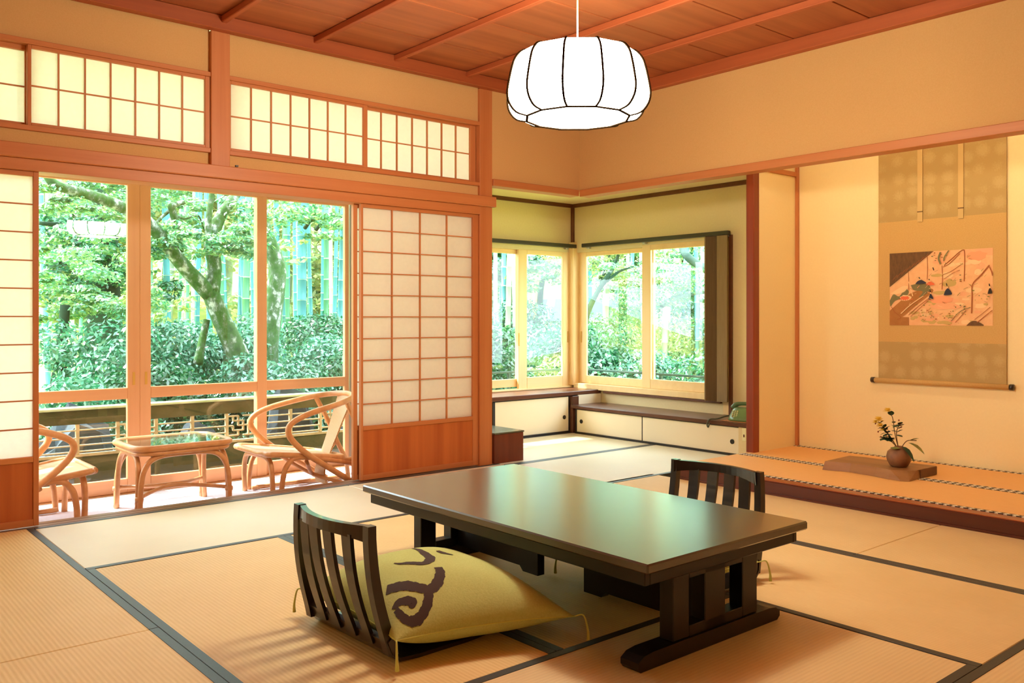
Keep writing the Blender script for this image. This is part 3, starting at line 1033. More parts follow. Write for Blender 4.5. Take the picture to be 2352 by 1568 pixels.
# ------------------------------------------------------------------ legless chairs and cushions
def legless_chair(label, loc, rz):
    """Bentwood floor chair; local +x is where the sitter looks, the back stands at x = 0."""
    t = thing('legless_chair', label, 'chair', loc, rz, 'legless chairs at the low table')
    hw = 0.255
    def tap(z):
        return 1 - .10 * min(1, z / .42)
    def back_x(z, y):
        lean = 0.012 - 0.14 * max(0, z - .06) ** 1.15 - 0.03 * math.sin(min(1, z / .45) * math.pi)
        bow = -0.062 * (1 - (y / hw) ** 2) * min(1, max(0, z) / .40)
        return lean + bow
    zs = [0.03 + 0.399 * i / 10 for i in range(11)]
    for s in (-1, 1):                                   # stiles
        v, f = [], []
        for z in zs:
            w = 0.046 - 0.016 * (z / .42)
            y = s * (hw - 0.016) * tap(z)
            x = back_x(z, y)
            for (dx, dy) in ((-.014, -.0155), (w * .5, -.0155), (w * .5, .0155), (-.014, .0155)):
                v.append((x + dx, y + dy, z))
        for i in range(len(zs) - 1):
            for k in range(4):
                k2 = (k + 1) % 4
                f.append((i * 4 + k, i * 4 + k2, i * 4 + 4 + k2, i * 4 + 4 + k))
        f += [(3, 2, 1, 0), tuple(range(len(v) - 4, len(v)))]
        mesh_obj('stile', v, f, M_chair, t)
    n = 14                                              # top rail
    v, f = [], []
    for i in range(n + 1):
        y = (hw - .020) * (-1 + 2 * i / n)
        lowz = .392 - .022 * abs(y / hw) ** 3
        for (z, dx) in ((lowz, -.010), (lowz, .012), (.427, .012), (.427, -.010)):
            v.append((back_x(z, y) + dx, y * tap(z), z))
    for i in range(n):
        for k in range(4):
            k2 = (k + 1) % 4
            f.append((i * 4 + k, i * 4 + 4 + k, i * 4 + 4 + k2, i * 4 + k2))
    f += [(0, 1, 2, 3), tuple(reversed(range(len(v) - 4, len(v))))]
    mesh_obj('top_rail', v, f, M_chair, t, smooth=False)
    for y in (-.143, -.048, .048, .143):                # slats
        v, f = [], []
        zz = [0.045 + 0.35 * i / 9 for i in range(10)]
        for z in zz:
            x = back_x(z, y)
            for (dx, dy) in ((-.006, -.021), (.007, -.021), (.007, .021), (-.006, .021)):
                v.append((x + dx, y * tap(z) + dy * (1 + .25 * z / .4), z))
        for i in range(9):
            for k in range(4):
                k2 = (k + 1) % 4
                f.append((i * 4 + k, i * 4 + k2, i * 4 + 4 + k2, i * 4 + 4 + k))
        f += [(3, 2, 1, 0), tuple(range(36, 40))]
        mesh_obj('slat', v, f, M_chair, t)
    # seat shell: curves up into the back and up at its front lip
    prof = [(0.0, .085), (0.004, .045), (.03, .018), (.10, .012), (.30, .012), (.40, .014), (.455, .024), (.485, .045)]
    v, f = [], []
    th = .012
    for (x, z) in prof:
        w = hw if x < .3 else hw - .03 * ((x - .3) / .185) ** 2
        for (y, dz) in ((-w, -th), (w, -th), (w, 0), (-w, 0)):
            v.append((x - (th if z > .05 and x < .1 and dz else 0), y, max(0.0, z + dz)))
    for i in range(len(prof) - 1):
        for k in range(4):
            k2 = (k + 1) % 4
            f.append((i * 4 + k, i * 4 + k2, i * 4 + 4 + k2, i * 4 + 4 + k))
    f += [(3, 2, 1, 0), tuple(range(len(v) - 4, len(v)))]
    mesh_obj('seat', v, f, M_chair, t)
    return t


legless_chair('dark bentwood legless chair on the near left side of the table, back to the viewer', (1.44, 2.525, 0), 0.03)
legless_chair('dark bentwood legless chair on the far right side of the table, facing the viewer', (3.045, 2.30, 0), math.pi)

STROKES = [
    ([(0.038, 0.438), (0.038, 0.3), (0.0, 0.1), (-0.05, -0.087), (-0.15, -0.2), (-0.237, -0.225), (-0.3, -0.162), (-0.362, -0.087), (-0.425, -0.037), (-0.463, 0.038)],
     [.010, .026, .05, .06, .055, .045, .04, .035, .022, .008]),
    ([(0.2, 0.125), (0.213, 0.038), (0.288, -0.062)], [.025, .035, .008]),
    ([(-0.15, -0.395), (-0.17, -0.47), (-0.225, -0.55), (-0.325, -0.65), (-0.425, -0.70), (-0.50, -0.70)], [.045, .05, .055, .06, .06, .06]),
    ([(-0.80, -0.36), (-0.712, -0.425), (-0.625, -0.5), (-0.562, -0.587), (-0.487, -0.675), (-0.46, -0.72)], [.07, .078, .078, .072, .065, .05]),
    ([(-0.487, -0.675), (-0.487, -0.75), (-0.55, -0.838), (-0.637, -0.9), (-0.725, -0.925), (-0.812, -0.9), (-0.85, -0.812), (-0.863, -0.70)],
     [.05, .05, .05, .045, .045, .045, .04, .03]),
    ([(-0.87, -0.68), (-0.812, -0.65), (-0.725, -0.70), (-0.688, -0.762), (-0.735, -0.80)], [.035, .045, .055, .05, .02]),
]


def cushion_fn(Cn, T, zs):
    def fn(u, v, top=True, lift=0.0):
        k = .10
        uu, vv = u * (1 - k * (1 - v * v)), v * (1 - k * (1 - u * u))
        a, b, c, d = (1 - uu) / 2, (1 + uu) / 2, (1 - vv) / 2, (1 + vv) / 2
        x = a * d * Cn[0][0] + a * c * Cn[1][0] + b * c * Cn[2][0] + b * d * Cn[3][0]
        y = a * d * Cn[0][1] + a * c * Cn[1][1] + b * c * Cn[2][1] + b * d * Cn[3][1]
        hh = T * (max(0, 1 - abs(u) ** 2.6) * max(0, 1 - abs(v) ** 2.6)) ** .55
        hh *= 1 + .02 * math.sin(7 * u + 2 * v) * math.sin(5 * v)
        z = zs + .62 * hh if top else max(zs - .38 * hh, .017)
        return Vector((x, y, z + lift))
    return fn


def cushion(label, Cn, T, zs, prints):
    cx = sum(p[0] for p in Cn) / 4
    cy = sum(p[1] for p in Cn) / 4
    t = thing('floor_cushion', label, 'cushion', (cx, cy, 0.015), group='floor cushions on the legless chairs')
    org = Vector((cx, cy, 0.015))
    fn = cushion_fn(Cn, T, zs)
    N = 44
    g = [math.sin((-1 + 2 * i / N) * math.pi / 2) for i in range(N + 1)]
    v, f = [], []
    for top in (True, False):
        for u in g:
            for w in g:
                v.append(fn(u, w, top) - org)
    S = (N + 1) * (N + 1)
    for i in range(N):
        for j in range(N):
            q = [i * (N + 1) + j, (i + 1) * (N + 1) + j, (i + 1) * (N + 1) + j + 1, i * (N + 1) + j + 1]
            f.append(q)
            f.append([S + k for k in reversed(q)])
    mesh_obj('cover', v, f, M_cush, t, smooth=True)
    edge = [fn(a, b) - org for a, b in
            [(-1 + 2 * i / 24, -1) for i in range(24)] + [(1, -1 + 2 * i / 24) for i in range(24)]
            + [(1 - 2 * i / 24, 1) for i in range(24)] + [(-1, 1 - 2 * i / 24) for i in range(24)]]
    tube(t, 'seam', edge, 0.0022, M_cord, 5, True)
    for (a, b, dx, dy) in ((-1, 1, -.02, .008), (-1, -1, -.012, -.022), (1, -1, .02, -.02), (1, 1, .02, .02)):
        p = fn(a, b) - org
        lo = max(-p.z - .012, -.075)
        pts = [p, p + Vector((dx, dy, .004)), p + Vector((dx * 1.5, dy * 1.5, lo * .55)), p + Vector((dx * 1.5, dy * 1.6, lo))]
        ts = tube(t, 'tassel', pts, [.0024, .0028, .004, .0065], M_cord, 6, False, 4)
    if prints:
        v, f = [], []
        for pts, ws in STROKES:
            P = catmull([(p[0], p[1], w) for p, w in zip(pts, ws)], 8)
            nn = len(P)
            base = len(v)
            for i in range(nn):
                tg = P[min(i + 1, nn - 1)] - P[max(i - 1, 0)]
                tg = Vector((tg.x, tg.y)).normalized()
                nx, ny = -tg.y, tg.x
                wob = 1 + .07 * math.sin(i * .9) + .04 * math.sin(i * 2.1)
                for k in (-1, -.5, 0, .5, 1):
                    w = P[i].z * wob * k
                    v.append(fn(max(-.985, min(.985, P[i].x + nx * w)), max(-.985, min(.985, P[i].y + ny * w)), True, .0016) - org)
            for i in range(nn - 1):
                for k in range(4):
                    a = base + i * 5 + k
                    f.append((a, a + 1, a + 6, a + 5))
        o = mesh_obj('printed_lettering', v, f, M_ink, t, smooth=True)
        o['label'] = 'dark brown brush lettering'
    return t


cushion('puffy moss green cushion with dark brush lettering on the near left chair', [(1.45, 2.85), (1.43, 2.22), (1.99, 2.03), (2.08, 2.84)], 0.235, .095, True)
cushion('moss green cushion almost hidden under the table at the far right chair', [(2.50, 2.62), (2.49, 2.02), (3.02, 2.03), (3.02, 2.60)], 0.16, .085, False)

# ------------------------------------------------------------------ pendant lamp
LP = Vector((2.575, 2.61, 1.893))
t = thing('pendant_lamp', 'lit twelve-lobed white paper pendant lamp hanging from the ceiling', 'lamp', LP)
NL = 12
prof = [(.218, 0.0), (.262, .012), (.290, .045), (.299, .085), (.293, .13), (.280, .19), (.266, .232), (.240, .262), (.215, .270)]
pr = catmull([(r, 0, z) for r, z in prof], 3)
for k in range(NL):
    a0, a1 = 2 * math.pi * (k + .15) / NL, 2 * math.pi * (k + 1.15) / NL
    v, f = [], []
    nj = 7
    for p in pr:
        for j in range(nj):
            s = j / (nj - 1)
            a = a0 + (a1 - a0) * s
            flat = math.cos(math.pi / NL) / math.cos((s - .5) * 2 * math.pi / NL)
            lobe = -0.007 * math.sin(math.pi * s) * max(0, math.sin(math.pi * min(1, max(0, (p.z) / .27))))
            r = p.x * flat + lobe
            v.append((r * math.cos(a), r * math.sin(a), p.z))
    for i in range(len(pr) - 1):
        for j in range(nj - 1):
            q = i * nj + j
            f.append((q, q + 1, q + nj + 1, q + nj))
    mesh_obj('paper_panel', v, f, M_lamp, t, smooth=True)
    tube(t, 'rib', [((p.x + .004) * math.cos(a0), (p.x + .004) * math.sin(a0), p.z) for p in pr], .0045, M_rib, 6)
ring = [(.218 * math.cos(2 * math.pi * (k + .15) / NL), .218 * math.sin(2 * math.pi * (k + .15) / NL)) for k in range(NL)]
prism(t, 'paper_base', [(x * .985, y * .985) for x, y in ring], .001, .003, M_lamp)
tube(t, 'base_ring', [(x, y, 0.0) for x, y in ring], .0055, M_rib, 6, True)
tube(t, 'top_ring', [(x * .985, y * .985, .270) for x, y in ring], .003, M_rib, 6, True)
tube(t, 'cord', [(0, 0, .26), (0, 0, .885)], .0035, M_cordw, 8)
for k in range(3):
    a = 2 * math.pi * (k + .2) / 3
    tube(t, 'spoke', [(0, 0, .264), (.213 * math.cos(a), .213 * math.sin(a), .268)], .003, M_rib, 6)
bulb_d = bpy.data.lights.new('bulb', 'POINT')
bulb_d.energy = BULB_POWER
bulb_d.color = LAMP_COLOR
bulb_d.shadow_soft_size = 0.07
bulb = bpy.data.objects.new('bulb', bulb_d)
COL.objects.link(bulb)
bulb.parent = t
bulb.location = (0, 0, .13)
lathe(t, 'ceiling_cup', [(.045, .850), (.05, .862), (.05, .893)], M_rib, 20)


# ------------------------------------------------------------------ rattan furniture on the veranda
def rattan_chair(label, loc, rz):
    """Local +x is the front. Floor at z = 0."""
    t = thing('rattan_armchair', label, 'armchair', loc, rz, 'rattan armchairs on the veranda')
    R_ = .0195
    hoop = []
    side = [(-.30, .25, .012), (-.10, .265, .14), (.10, .275, .27), (.215, .28, .37), (.255, .285, .44), (.225, .285, .495), (.10, .28, .545), (-.12, .255, .59), (-.27, .17, .62)]
    path = side + [(-.325, 0, .632)] + [(x, -y, z) for x, y, z in reversed(side)]
    tube(t, 'arm_hoop', path, R_, M_rattan, 10, False, 6)
    sx = [(.375, .20, .300), (.36, .245, .30), (.30, .262, .296), (-.05, .225, .245), (-.17, .20, .225), (-.20, .12, .222)]
    loop = sx + [(x, -y, z) for x, y, z in reversed(sx)]
    lp = catmull(loop + [loop[0]], 5)[:-1]
    tube(t, 'seat_frame', lp, R_, M_rattan, 10, True)
    c = sum(lp, Vector()) / len(lp)
    v = [c + Vector((0, 0, .006))] + [p + Vector((0, 0, .008)) for p in lp] + [p - Vector((0, 0, .004)) for p in lp]
    n = len(lp)
    f = [(0, 1 + (i + 1) % n, 1 + i) for i in range(n)] + [(1 + i, 1 + (i + 1) % n, 1 + n + (i + 1) % n, 1 + n + i) for i in range(n)]
    mesh_obj('cane_seat', v, f, M_cane, t)
    for s in (-1, 1):
        tube(t, 'side_arch', [(.285, .245 * s, 0.0), (.275, .25 * s, .13), (.245, .25 * s, .22), (.16, .25 * s, .265), (-.10, .225 * s, .215), (-.30, .20 * s, .165), (-.44, .185 * s, .13)], R_ * .9, M_rattan, 8, False, 5)
        tube(t, 'rear_strut', [(-.20, .215 * s, .600), (-.29, .205 * s, .43), (-.365, .195 * s, .26), (-.425, .188 * s, .13), (-.445, .185 * s, 0.0)], R_ * .9, M_rattan, 8, False, 5)
        tube(t, 'seat_riser', [(-.05, .225 * s, .235), (-.20, .21 * s, .205), (-.30, .205 * s, .225), (-.345, .20 * s, .285), (-.325, .205 * s, .36), (-.295, .205 * s, .43)], R_ * .85, M_rattan, 8, False, 5)
        tube(t, 'floor_runner', [(.28, .20 * s, .018), (.05, .19 * s, .018), (-.25, .17 * s, .018), (-.43, .17 * s, .018)], R_ * .8, M_rattan, 8, False, 4)
    tube(t, 'front_arch', [(.325, .215, 0), (.33, .215, .14), (.33, .19, .23), (.33, .12, .265), (.33, -.12, .265), (.33, -.19, .23), (.33, -.215, .14), (.325, -.215, 0)], R_ * .9, M_rattan, 8, False, 5)
    cross = [(-.05, .02, .12)]
    tube(t, 'cross_brace', [(.10, .23, .23), (-.06, 0, .10), (-.25, -.19, .03)], R_ * .7, M_rattan, 8, False, 5)
    tube(t, 'cross_brace', [(.10, -.23, .23), (-.06, 0, .10), (-.25, .19, .03)], R_ * .7, M_rattan, 8, False, 5)
    # woven splat from the top of the hoop down behind the seat
    sp = catmull([(-.325, 0, .632), (-.27, 0, .50), (-.215, 0, .36), (-.165, 0, .24), (-.12, 0, .12), (-.13, 0, .03)], 5)
    v, f = [], []
    for i, p in enumerate(sp):
        w = .105 - .045 * math.sin(min(1, i / (len(sp) - 1) * 1.4) * math.pi / 2) + (.06 * max(0, i / (len(sp) - 1) - .72))
        v += [p + Vector((.006, w, 0)), p + Vector((.006, -w, 0)), p + Vector((-.006, -w, 0)), p + Vector((-.006, w, 0))]
    for i in range(len(sp) - 1):
        for k in range(4):
            k2 = (k + 1) % 4
            f.append((i * 4 + k, i * 4 + 4 + k, i * 4 + 4 + k2, i * 4 + k2))
    f += [(0, 1, 2, 3), tuple(reversed(range(len(v) - 4, len(v))))]
    mesh_obj('woven_splat', v, f, M_cane, t)
    return t


def cane():
    m, nt, b = new_mat('woven_cane')
    w = nt.nodes.new('ShaderNodeTexChecker')
    w.inputs['Scale'].default_value = 120
    w.inputs['Color1'].default_value = C(226, 184, 136)
    w.inputs['Color2'].default_value = C(190, 144, 98)
    nt.links.new(coords(nt, (1, 1, 1), 'Object'), w.inputs['Vector'])
    nt.links.new(w.outputs['Color'], b.inputs['Base Color'])
    b.inputs['Roughness'].default_value = 0.5
    return m


M_cane = cane()
rattan_chair('rattan armchair on the right of the glass table, facing left', (2.765, 5.43, -0.10), math.pi)
rattan_chair('rattan armchair at the left end of the veranda, half behind the shoji', (1.03, 5.53, -0.10), 0.0)

t = thing('rattan_table', 'square rattan side table with a glass top on the veranda', 'table', (1.89, 5.435, -0.10))
hx, hy, hz = .285, .245, .405
rim = []
for (cx_, cy_, a0) in ((hx - .09, hy - .09, 0), (-hx + .09, hy - .09, 90), (-hx + .09, -hy + .09, 180), (hx - .09, -hy + .09, 270)):
    for k in range(6):
        a = math.radians(a0 + 18 * k)
        rim.append((cx_ + .09 * math.cos(a), cy_ + .09 * math.sin(a)))
tube(t, 'top_rim', [(x, y, hz) for x, y in rim], .019, M_rattan, 10, True)
tube(t, 'under_rim', [(x * .96, y * .96, hz - .030) for x, y in rim], .014, M_rattan, 10, True)
prism(t, 'glass_top', [(x * .97, y * .97) for x, y in rim], hz + .006, hz + .012, M_glass)
M_under = plain('woven_table_top', C(150, 120, 84), 0.8, C(110, 84, 56), (120, 120, 1))
prism(t, 'woven_panel', [(x * .96, y * .96) for x, y in rim], hz - .012, hz - .006, M_under)
for s in (-1, 1):
    X1, Y1 = hx - .02, hy - .02
    tube(t, 'leg_arch', [(-X1, s * Y1, 0), (-X1 + .005, s * Y1, .18), (-X1 + .03, s * (Y1 - .005), .29), (-X1 + .10, s * (Y1 - .01), .350), (0, s * (Y1 - .01), .362),
                         (X1 - .10, s * (Y1 - .01), .350), (X1 - .03, s * (Y1 - .005), .29), (X1 - .005, s * Y1, .18), (X1, s * Y1, 0)], .0165, M_rattan, 8, False, 5)
    tube(t, 'leg_arch', [(s * (X1 + .006), -Y1 + .03, 0), (s * X1, -Y1 + .03, .18), (s * (X1 - .005), -Y1 + .05, .29), (s * (X1 - .01), -Y1 + .11, .350), (s * (X1 - .01), 0, .358),
                         (s * (X1 - .01), Y1 - .11, .350), (s * (X1 - .005), Y1 - .05, .29), (s * X1, Y1 - .03, .18), (s * (X1 + .006), Y1 - .03, 0)], .0165, M_rattan, 8, False, 5)
    tube(t, 'stretcher', [(-X1, s * (Y1 - .01), .125), (-.12, s * .075, .135), (0, s * .03, .14), (.12, s * .075, .135), (X1, s * (Y1 - .01), .125)], .012, M_rattan, 8, False, 5)
    for q in (-1, 1):
        lathe(t, 'binding', [(.024, -.012), (.0255, 0), (.024, .012)], M_rattan, 10, (q * X1, s * (Y1 - .012), .118))

# ------------------------------------------------------------------ things in the alcove
t = thing('hanging_scroll', 'hanging scroll with a peach coloured garden scene in the alcove', 'scroll', (5.99, 2.62, 0.60))
yl, yr = .425, -.415
B(t, 'brocade_field', (-.003, 0), (yr, yl), (1.130, 2.0), M_brocade)
B(t, 'brocade_field', (-.003, 0), (yr, yl), (0.03, 0.294), M_brocade)
B(t, 'silk_mount', (-.0036, 0), (yr, yl), (0.294, 1.130), M_scroll)
for y in (.130, -.138):
    B(t, 'ribbon', (-.010, -.006), (y - .017, y + .017), (1.115, 2.0), M_ribbon)
    B(t, 'ribbon_tip', (-.0115, -.006), (y - .018, y + .018), (1.18, 1.187), M_stem)
v, f = tube_geo([(-.012, yr - .03, .022), (-.012, yl + .03, .022)], .017, 12)
mesh_obj('roller', v, f, M_scroll, t, True)
for s in (yr - .035, yl + .035):
    v, f = tube_geo([(-.012, s - .012, .022), (-.012, s + .012, .022)], .020, 12)
    mesh_obj('roller_knob', v, f, M_chair, t, True)
B(t, 'hanging_rod', (-.012, 0), (yr, yl), (1.99, 2.01), M_stem, 0.003)

# the printed picture: thin flat shapes laid on its sheet
PW, PH = 0.677, 0.50
pic_y0, pic_z0 = .342, 0.410           # left edge, bottom (local)
pmats = {'sheet': plain('print_peach', C(238, 178, 124), .8, C(246, 196, 140), (0, 14, 14)),
         'roof': plain('print_brown', C(96, 66, 36), .8, C(120, 84, 46), (0, 60, 20)),
         'water': plain('print_sage', C(134, 124, 78), .8, C(120, 112, 70), (0, 20, 20)),
         'earth': plain('print_ochre', C(170, 110, 52), .8, C(182, 122, 60), (0, 20, 20)),
         'pale': plain('print_pale', C(246, 206, 150), .8), 'red': plain('print_red', C(236, 112, 66), .8),
         'line': plain('print_line', C(166, 92, 44), .8), 'navy': plain('print_navy', C(52, 54, 66), .8),
         'ink': plain('print_ink', C(46, 36, 26), .8), 'green': plain('print_green', C(140, 132, 56), .8, C(108, 112, 50), (0, 40, 40)),
         'blush': plain('print_blush', C(246, 166, 118), .8), 'wash_pink': plain('print_wash_pink', C(244, 178, 130), .8), 'wash_green': plain('print_wash_green', C(206, 172, 100), .8)}
art = thing_art = B(t, 'picture_sheet', (-.0052, 0), (pic_y0 - PW, pic_y0), (pic_z0, pic_z0 + PH), pmats['sheet'])
order = list(pmats)
av, af, am = [], [], []
layer = [0]


def art_poly(poly, key):
    layer[0] += 1
    x = -.0055 - .00003 * layer[0]
    base = len(av)
    cx_, cz_ = -art.location.y, -art.location.z
    for (a, b_) in poly:
        a, b_ = min(1, max(0, a)), min(1, max(0, b_))
        av.append((x - art.location.x, pic_y0 - a * PW - art.location.y, pic_z0 + (1 - b_) * PH - art.location.z))
    af.append(tuple(range(base, base + len(poly))))
    am.append(order.index(key))


def art_line(pts, w, key):
    for (a, b_), (c_, d_) in zip(pts, pts[1:]):
        dx, dy = (c_ - a) * PW, (d_ - b_) * PH
        L = math.hypot(dx, dy) or 1
        nx, ny = -dy / L * w / PW, dx / L * w / PH
        art_poly([(a + nx, b_ + ny), (c_ + nx, d_ + ny), (c_ - nx, d_ - ny), (a - nx, b_ - ny)], key)


def art_blob(x, y, rx_, ry_, key, n=10, seed=0):
    rr = random.Random(seed)
    art_poly([(x + rx_ * math.cos(2 * math.pi * k / n) * rr.uniform(.7, 1.1), y + ry_ * math.sin(2 * math.pi * k / n) * rr.uniform(.7, 1.1)) for k in range(n)], key)


def art_curve(pts, w, key, n=5):
    P = catmull([(a, b_, 0) for a, b_ in pts], n)
    art_line([(p.x, p.y) for p in P], w, key)


def art_soft(pts, key):
    P = catmull([(a, b_, 0) for a, b_ in pts] + [(pts[0][0], pts[0][1], 0)], 4)
    art_poly([(p.x, p.y) for p in P], key)


rq = random.Random(77)
for s in range(22):                                   # faint washes
    art_blob(rq.uniform(.45, 1), rq.uniform(.0, .7), rq.uniform(.03, .09), rq.uniform(.02, .06), rq.choice(['wash_pink', 'wash_pink', 'wash_green', 'pale']), 12, s)
for s in range(30):
    art_blob(rq.uniform(.2, 1), rq.uniform(.62, 1), rq.uniform(.02, .06), rq.uniform(.015, .04), rq.choice(['wash_green', 'wash_pink', 'pale', 'wash_green']), 12, 50 + s)
art_blob(.86, .09, .10, .07, 'blush', 14, 3)
art_blob(.52, .66, .14, .06, 'blush', 14, 4)
art_blob(.56, .74, .16, .05, 'wash_pink', 14, 5)
art_soft([(0, .80), (.05, .74), (.22, .56), (.40, .50), (.44, .55), (.30, .70), (.14, .88), (.06, .93), (0, .90)], 'earth')
art_soft([(.0, .66), (.04, .57), (.10, .60), (.16, .50), (.20, .54), (.16, .62), (.06, .66), (.01, .74)], 'water')
art_soft([(.22, .45), (.30, .43), (.38, .44), (.42, .50), (.38, .57), (.30, .62), (.34, .54), (.25, .52)], 'water')
art_soft([(.01, .56), (.08, .50), (.14, .46), (.19, .47), (.15, .54), (.06, .57)], 'pale')
art_blob(.165, .625, .075, .042, 'pale', 16, 8)
art_blob(.16, .625, .055, .028, 'red', 16, 9)
for k in range(7):
    art_blob(.10 + .022 * k, .655 - .004 * abs(k - 3), .008, .007, 'red', 6, k)
art_poly([(0, 0), (.45, 0), (0, .47)], 'roof')
for k in range(9):
    a_ = .03 + .045 * k
    art_line([(a_, .40 - a_ * .85), (a_ + .05, .33 - a_ * .85)], .0012, 'line')
art_line([(.0, .475), (.455, .0)], .0022, 'pale')
art_poly([(0, .88), (.2, .89), (.2, 1), (0, 1)], 'earth')
art_soft([(.76, 1), (.80, .95), (.85, .94), (.92, 1)], 'roof')
for pts, w, k in (([(.385, .06), (.388, .22), (.385, .38)], .002, 'line'), ([(.195, .26), (.20, .40), (.20, .52)], .002, 'line'), ([(.20, .40), (.24, .60)], .003, 'pale'),
                  ([(.55, .20), (.62, .12), (.72, .01), (.745, .06), (.74, .42)], .0028, 'line'), ([(.54, .22), (.60, .18), (.70, .05)], .002, 'line'),
                  ([(.54, .32), (.62, .28), (.73, .18)], .0015, 'line'), ([(.53, .20), (.535, .36), (.53, .52)], .002, 'line'), ([(.55, .38), (.64, .30), (.70, .27)], .0014, 'line'),
                  ([(.97, .22), (.90, .34), (.82, .46), (.815, .62), (.81, .84)], .0034, 'line'), ([(.97, .24), (.99, .30), (1, .36)], .003, 'line'), ([(.82, .50), (.79, .46)], .002, 'line'),
                  ([(.12, .84), (.22, .72), (.35, .60)], .003, 'pale'), ([(.20, .86), (.30, .74), (.42, .62)], .002, 'line'), ([(.22, .88), (.32, .76), (.40, .66)], .0015, 'line'),
                  ([(.62, .94), (.70, .82), (.80, .76)], .002, 'water'), ([(.66, .96), (.76, .80)], .0018, 'line'), ([(.86, .96), (.93, .88), (1, .80)], .0024, 'line'), ([(.84, .92), (.92, .83), (.98, .76)], .0016, 'line'),
                  ([(.02, .74), (.06, .82), (.10, .86), (.12, .90), (.08, .92)], .0016, 'line'), ([(.52, .02), (.50, .10), (.52, .18)], .006, 'water'), ([(.60, .0), (.56, .08), (.55, .14)], .004, 'water')):
    art_curve(pts, w, k)


def noble(x, y, w, h_, key, hat=True):
    """A small seated figure: a soft robe and a tall cap."""
    art_soft([(x - w, y + h_), (x - w * .6, y), (x, y - h_ * .5), (x + w * .5, y - h_ * .1), (x + w, y + h_ * .8), (x, y + h_)], key)
    art_blob(x - w * .1, y - h_ * .75, .010, .012, 'pale', 8, 1)
    if hat:
        art_line([(x - w * .15, y - h_ * .95), (x - w * .35, y - h_ * 1.6)], .0032, 'ink')


noble(.325, .40, .055, .035, 'navy')
noble(.42, .425, .042, .032, 'red')
noble(.59, .535, .040, .060, 'navy')
noble(.425, .60, .024, .050, 'navy')
noble(.98, .54, .022, .050, 'ink')
art_line([(.445, .22), (.455, .26)], .0032, 'ink')
for s in range(90):
    x, y = rq.choice([(.53, .10), (.67, .40), (.40, .80), (.74, .80), (.60, .86), (.34, .86), (.90, .62), (.48, .90)])
    art_blob(x + rq.gauss(0, .045), y + rq.gauss(0, .04), rq.uniform(.005, .014), rq.uniform(.004, .010), rq.choice(['green', 'water', 'green', 'line', 'wash_green', 'pale']), 6, s)
for s in range(110):
    x, y = rq.uniform(.2, .98), rq.uniform(.08, .97)
    if x + y < .6:
        continue
    L_, a_ = rq.uniform(.015, .05), rq.choice([-.8, -.6, .5, 2.2])
    art_line([(x, y), (x + L_ * math.cos(a_), y + L_ * math.sin(a_))], rq.uniform(.0006, .0016), rq.choice(['line', 'green', 'pale', 'blush', 'wash_green', 'pale']))
me = bpy.data.meshes.new('printed_scene')
me.from_pydata(av, [], [tuple(reversed(q)) for q in af])
for k in order:
    me.materials.append(pmats[k])
me.polygons.foreach_set('material_index', am)
me.update()
o = bpy.data.objects.new('printed_scene', me)
COL.objects.link(o)
o.parent = art

# wooden slab with live edge
t = thing('wooden_slab', 'thick brown burl wood slab with a wavy front edge in the alcove', 'slab', (5.34, 2.72, ZT + .0025))
fr = [(-.185, .275), (-.165, .20), (-.135, .12), (-.150, .03), (-.160, -.06), (-.185, -.16), (-.19, -.24), (-.165, -.278)]
bk = [(.205, -.275), (.20, -.10), (.19, .05), (.20, .18), (.175, .285)]
top = [(x + .028, y * .99) for x, y in fr[:-2]] + [(-.10, -.235), (-.05, -.268)] + [(x - .002, y) for x, y in bk]
bot = fr + bk
n = len(top)
v = [(x, y, .0) for x, y in bot] + [(x, y, .052) for x, y in top]
m_ = len(bot)
f = [tuple(range(m_)), tuple(m_ + i for i in range(n))]
sidef = [(i, (i + 1) % m_, m_ + (i + 1) % n, m_ + i) for i in range(m_)]
f = [tuple(range(m_)), tuple(reversed([m_ + i for i in range(n)]))] + [tuple(reversed(q)) for q in sidef]
sl = mesh_obj('slab_body', v, f, M_slab, t)
B(t, 'sawn_end', (-.02, .20), (-.2785, -.2755), (.002, .050), M_slabdk)

# pottery vase and flowers
VX, VY, VZ = 5.345, 2.588, ZT + .0025 + .052
t = thing('flower_vase', 'round brown pottery vase holding yellow flowers on the slab', 'vase', (VX, VY, VZ))
lathe(t, 'body', [(.040, 0), (.052, .006), (.068, .035), (.073, .062), (.066, .092), (.044, .112), (.026, .118), (.025, .126), (.022, .126), (.020, .10)], M_vase, 28)
stems = [((0, 0, .10), (-.02, .05, .19), (-.03, .115, .27)), ((0, 0, .10), (0, .025, .20), (-.01, .035, .30), (-.01, .062, .335)),
         ((0, 0, .10), (.01, .02, .20), (0, -.005, .27)), ((.01, 0, .10), (.02, -.04, .16), (.02, -.10, .17)), ((0, 0, .11), (-.02, .05, .16), (-.03, .09, .17)),
         ((0, 0, .10), (-.01, .06, .19), (-.02, .09, .225))]
for s in stems:
    tube(t, 'stem', s, .0025, M_stem, 5, False, 5)


def leaf_blade(parent, name, p, d, L, W, m, droop=.3, up=Vector((0, 0, 1))):
    p, d = Vector(p), Vector(d).normalized()
    sd = d.cross(up)
    sd = sd.normalized() if sd.length > .01 else Vector((1, 0, 0))
    v, f = [], []
    prof_ = [(0, .05), (.2, .75), (.45, 1), (.7, .8), (.9, .35), (1, .02)]
    for s, w in prof_:
        c = p + d * (L * s) - up * (droop * L * s * s)
        nn = sd.cross(d)
        v += [c - sd * (W * w), c + nn * (W * w * .25), c + sd * (W * w)]
    for i in range(len(prof_) - 1):
        for k in range(2):
            a = i * 3 + k
            f.append((a, a + 1, a + 4, a + 3))
    return mesh_obj(name, v, f, m, parent, smooth=True)


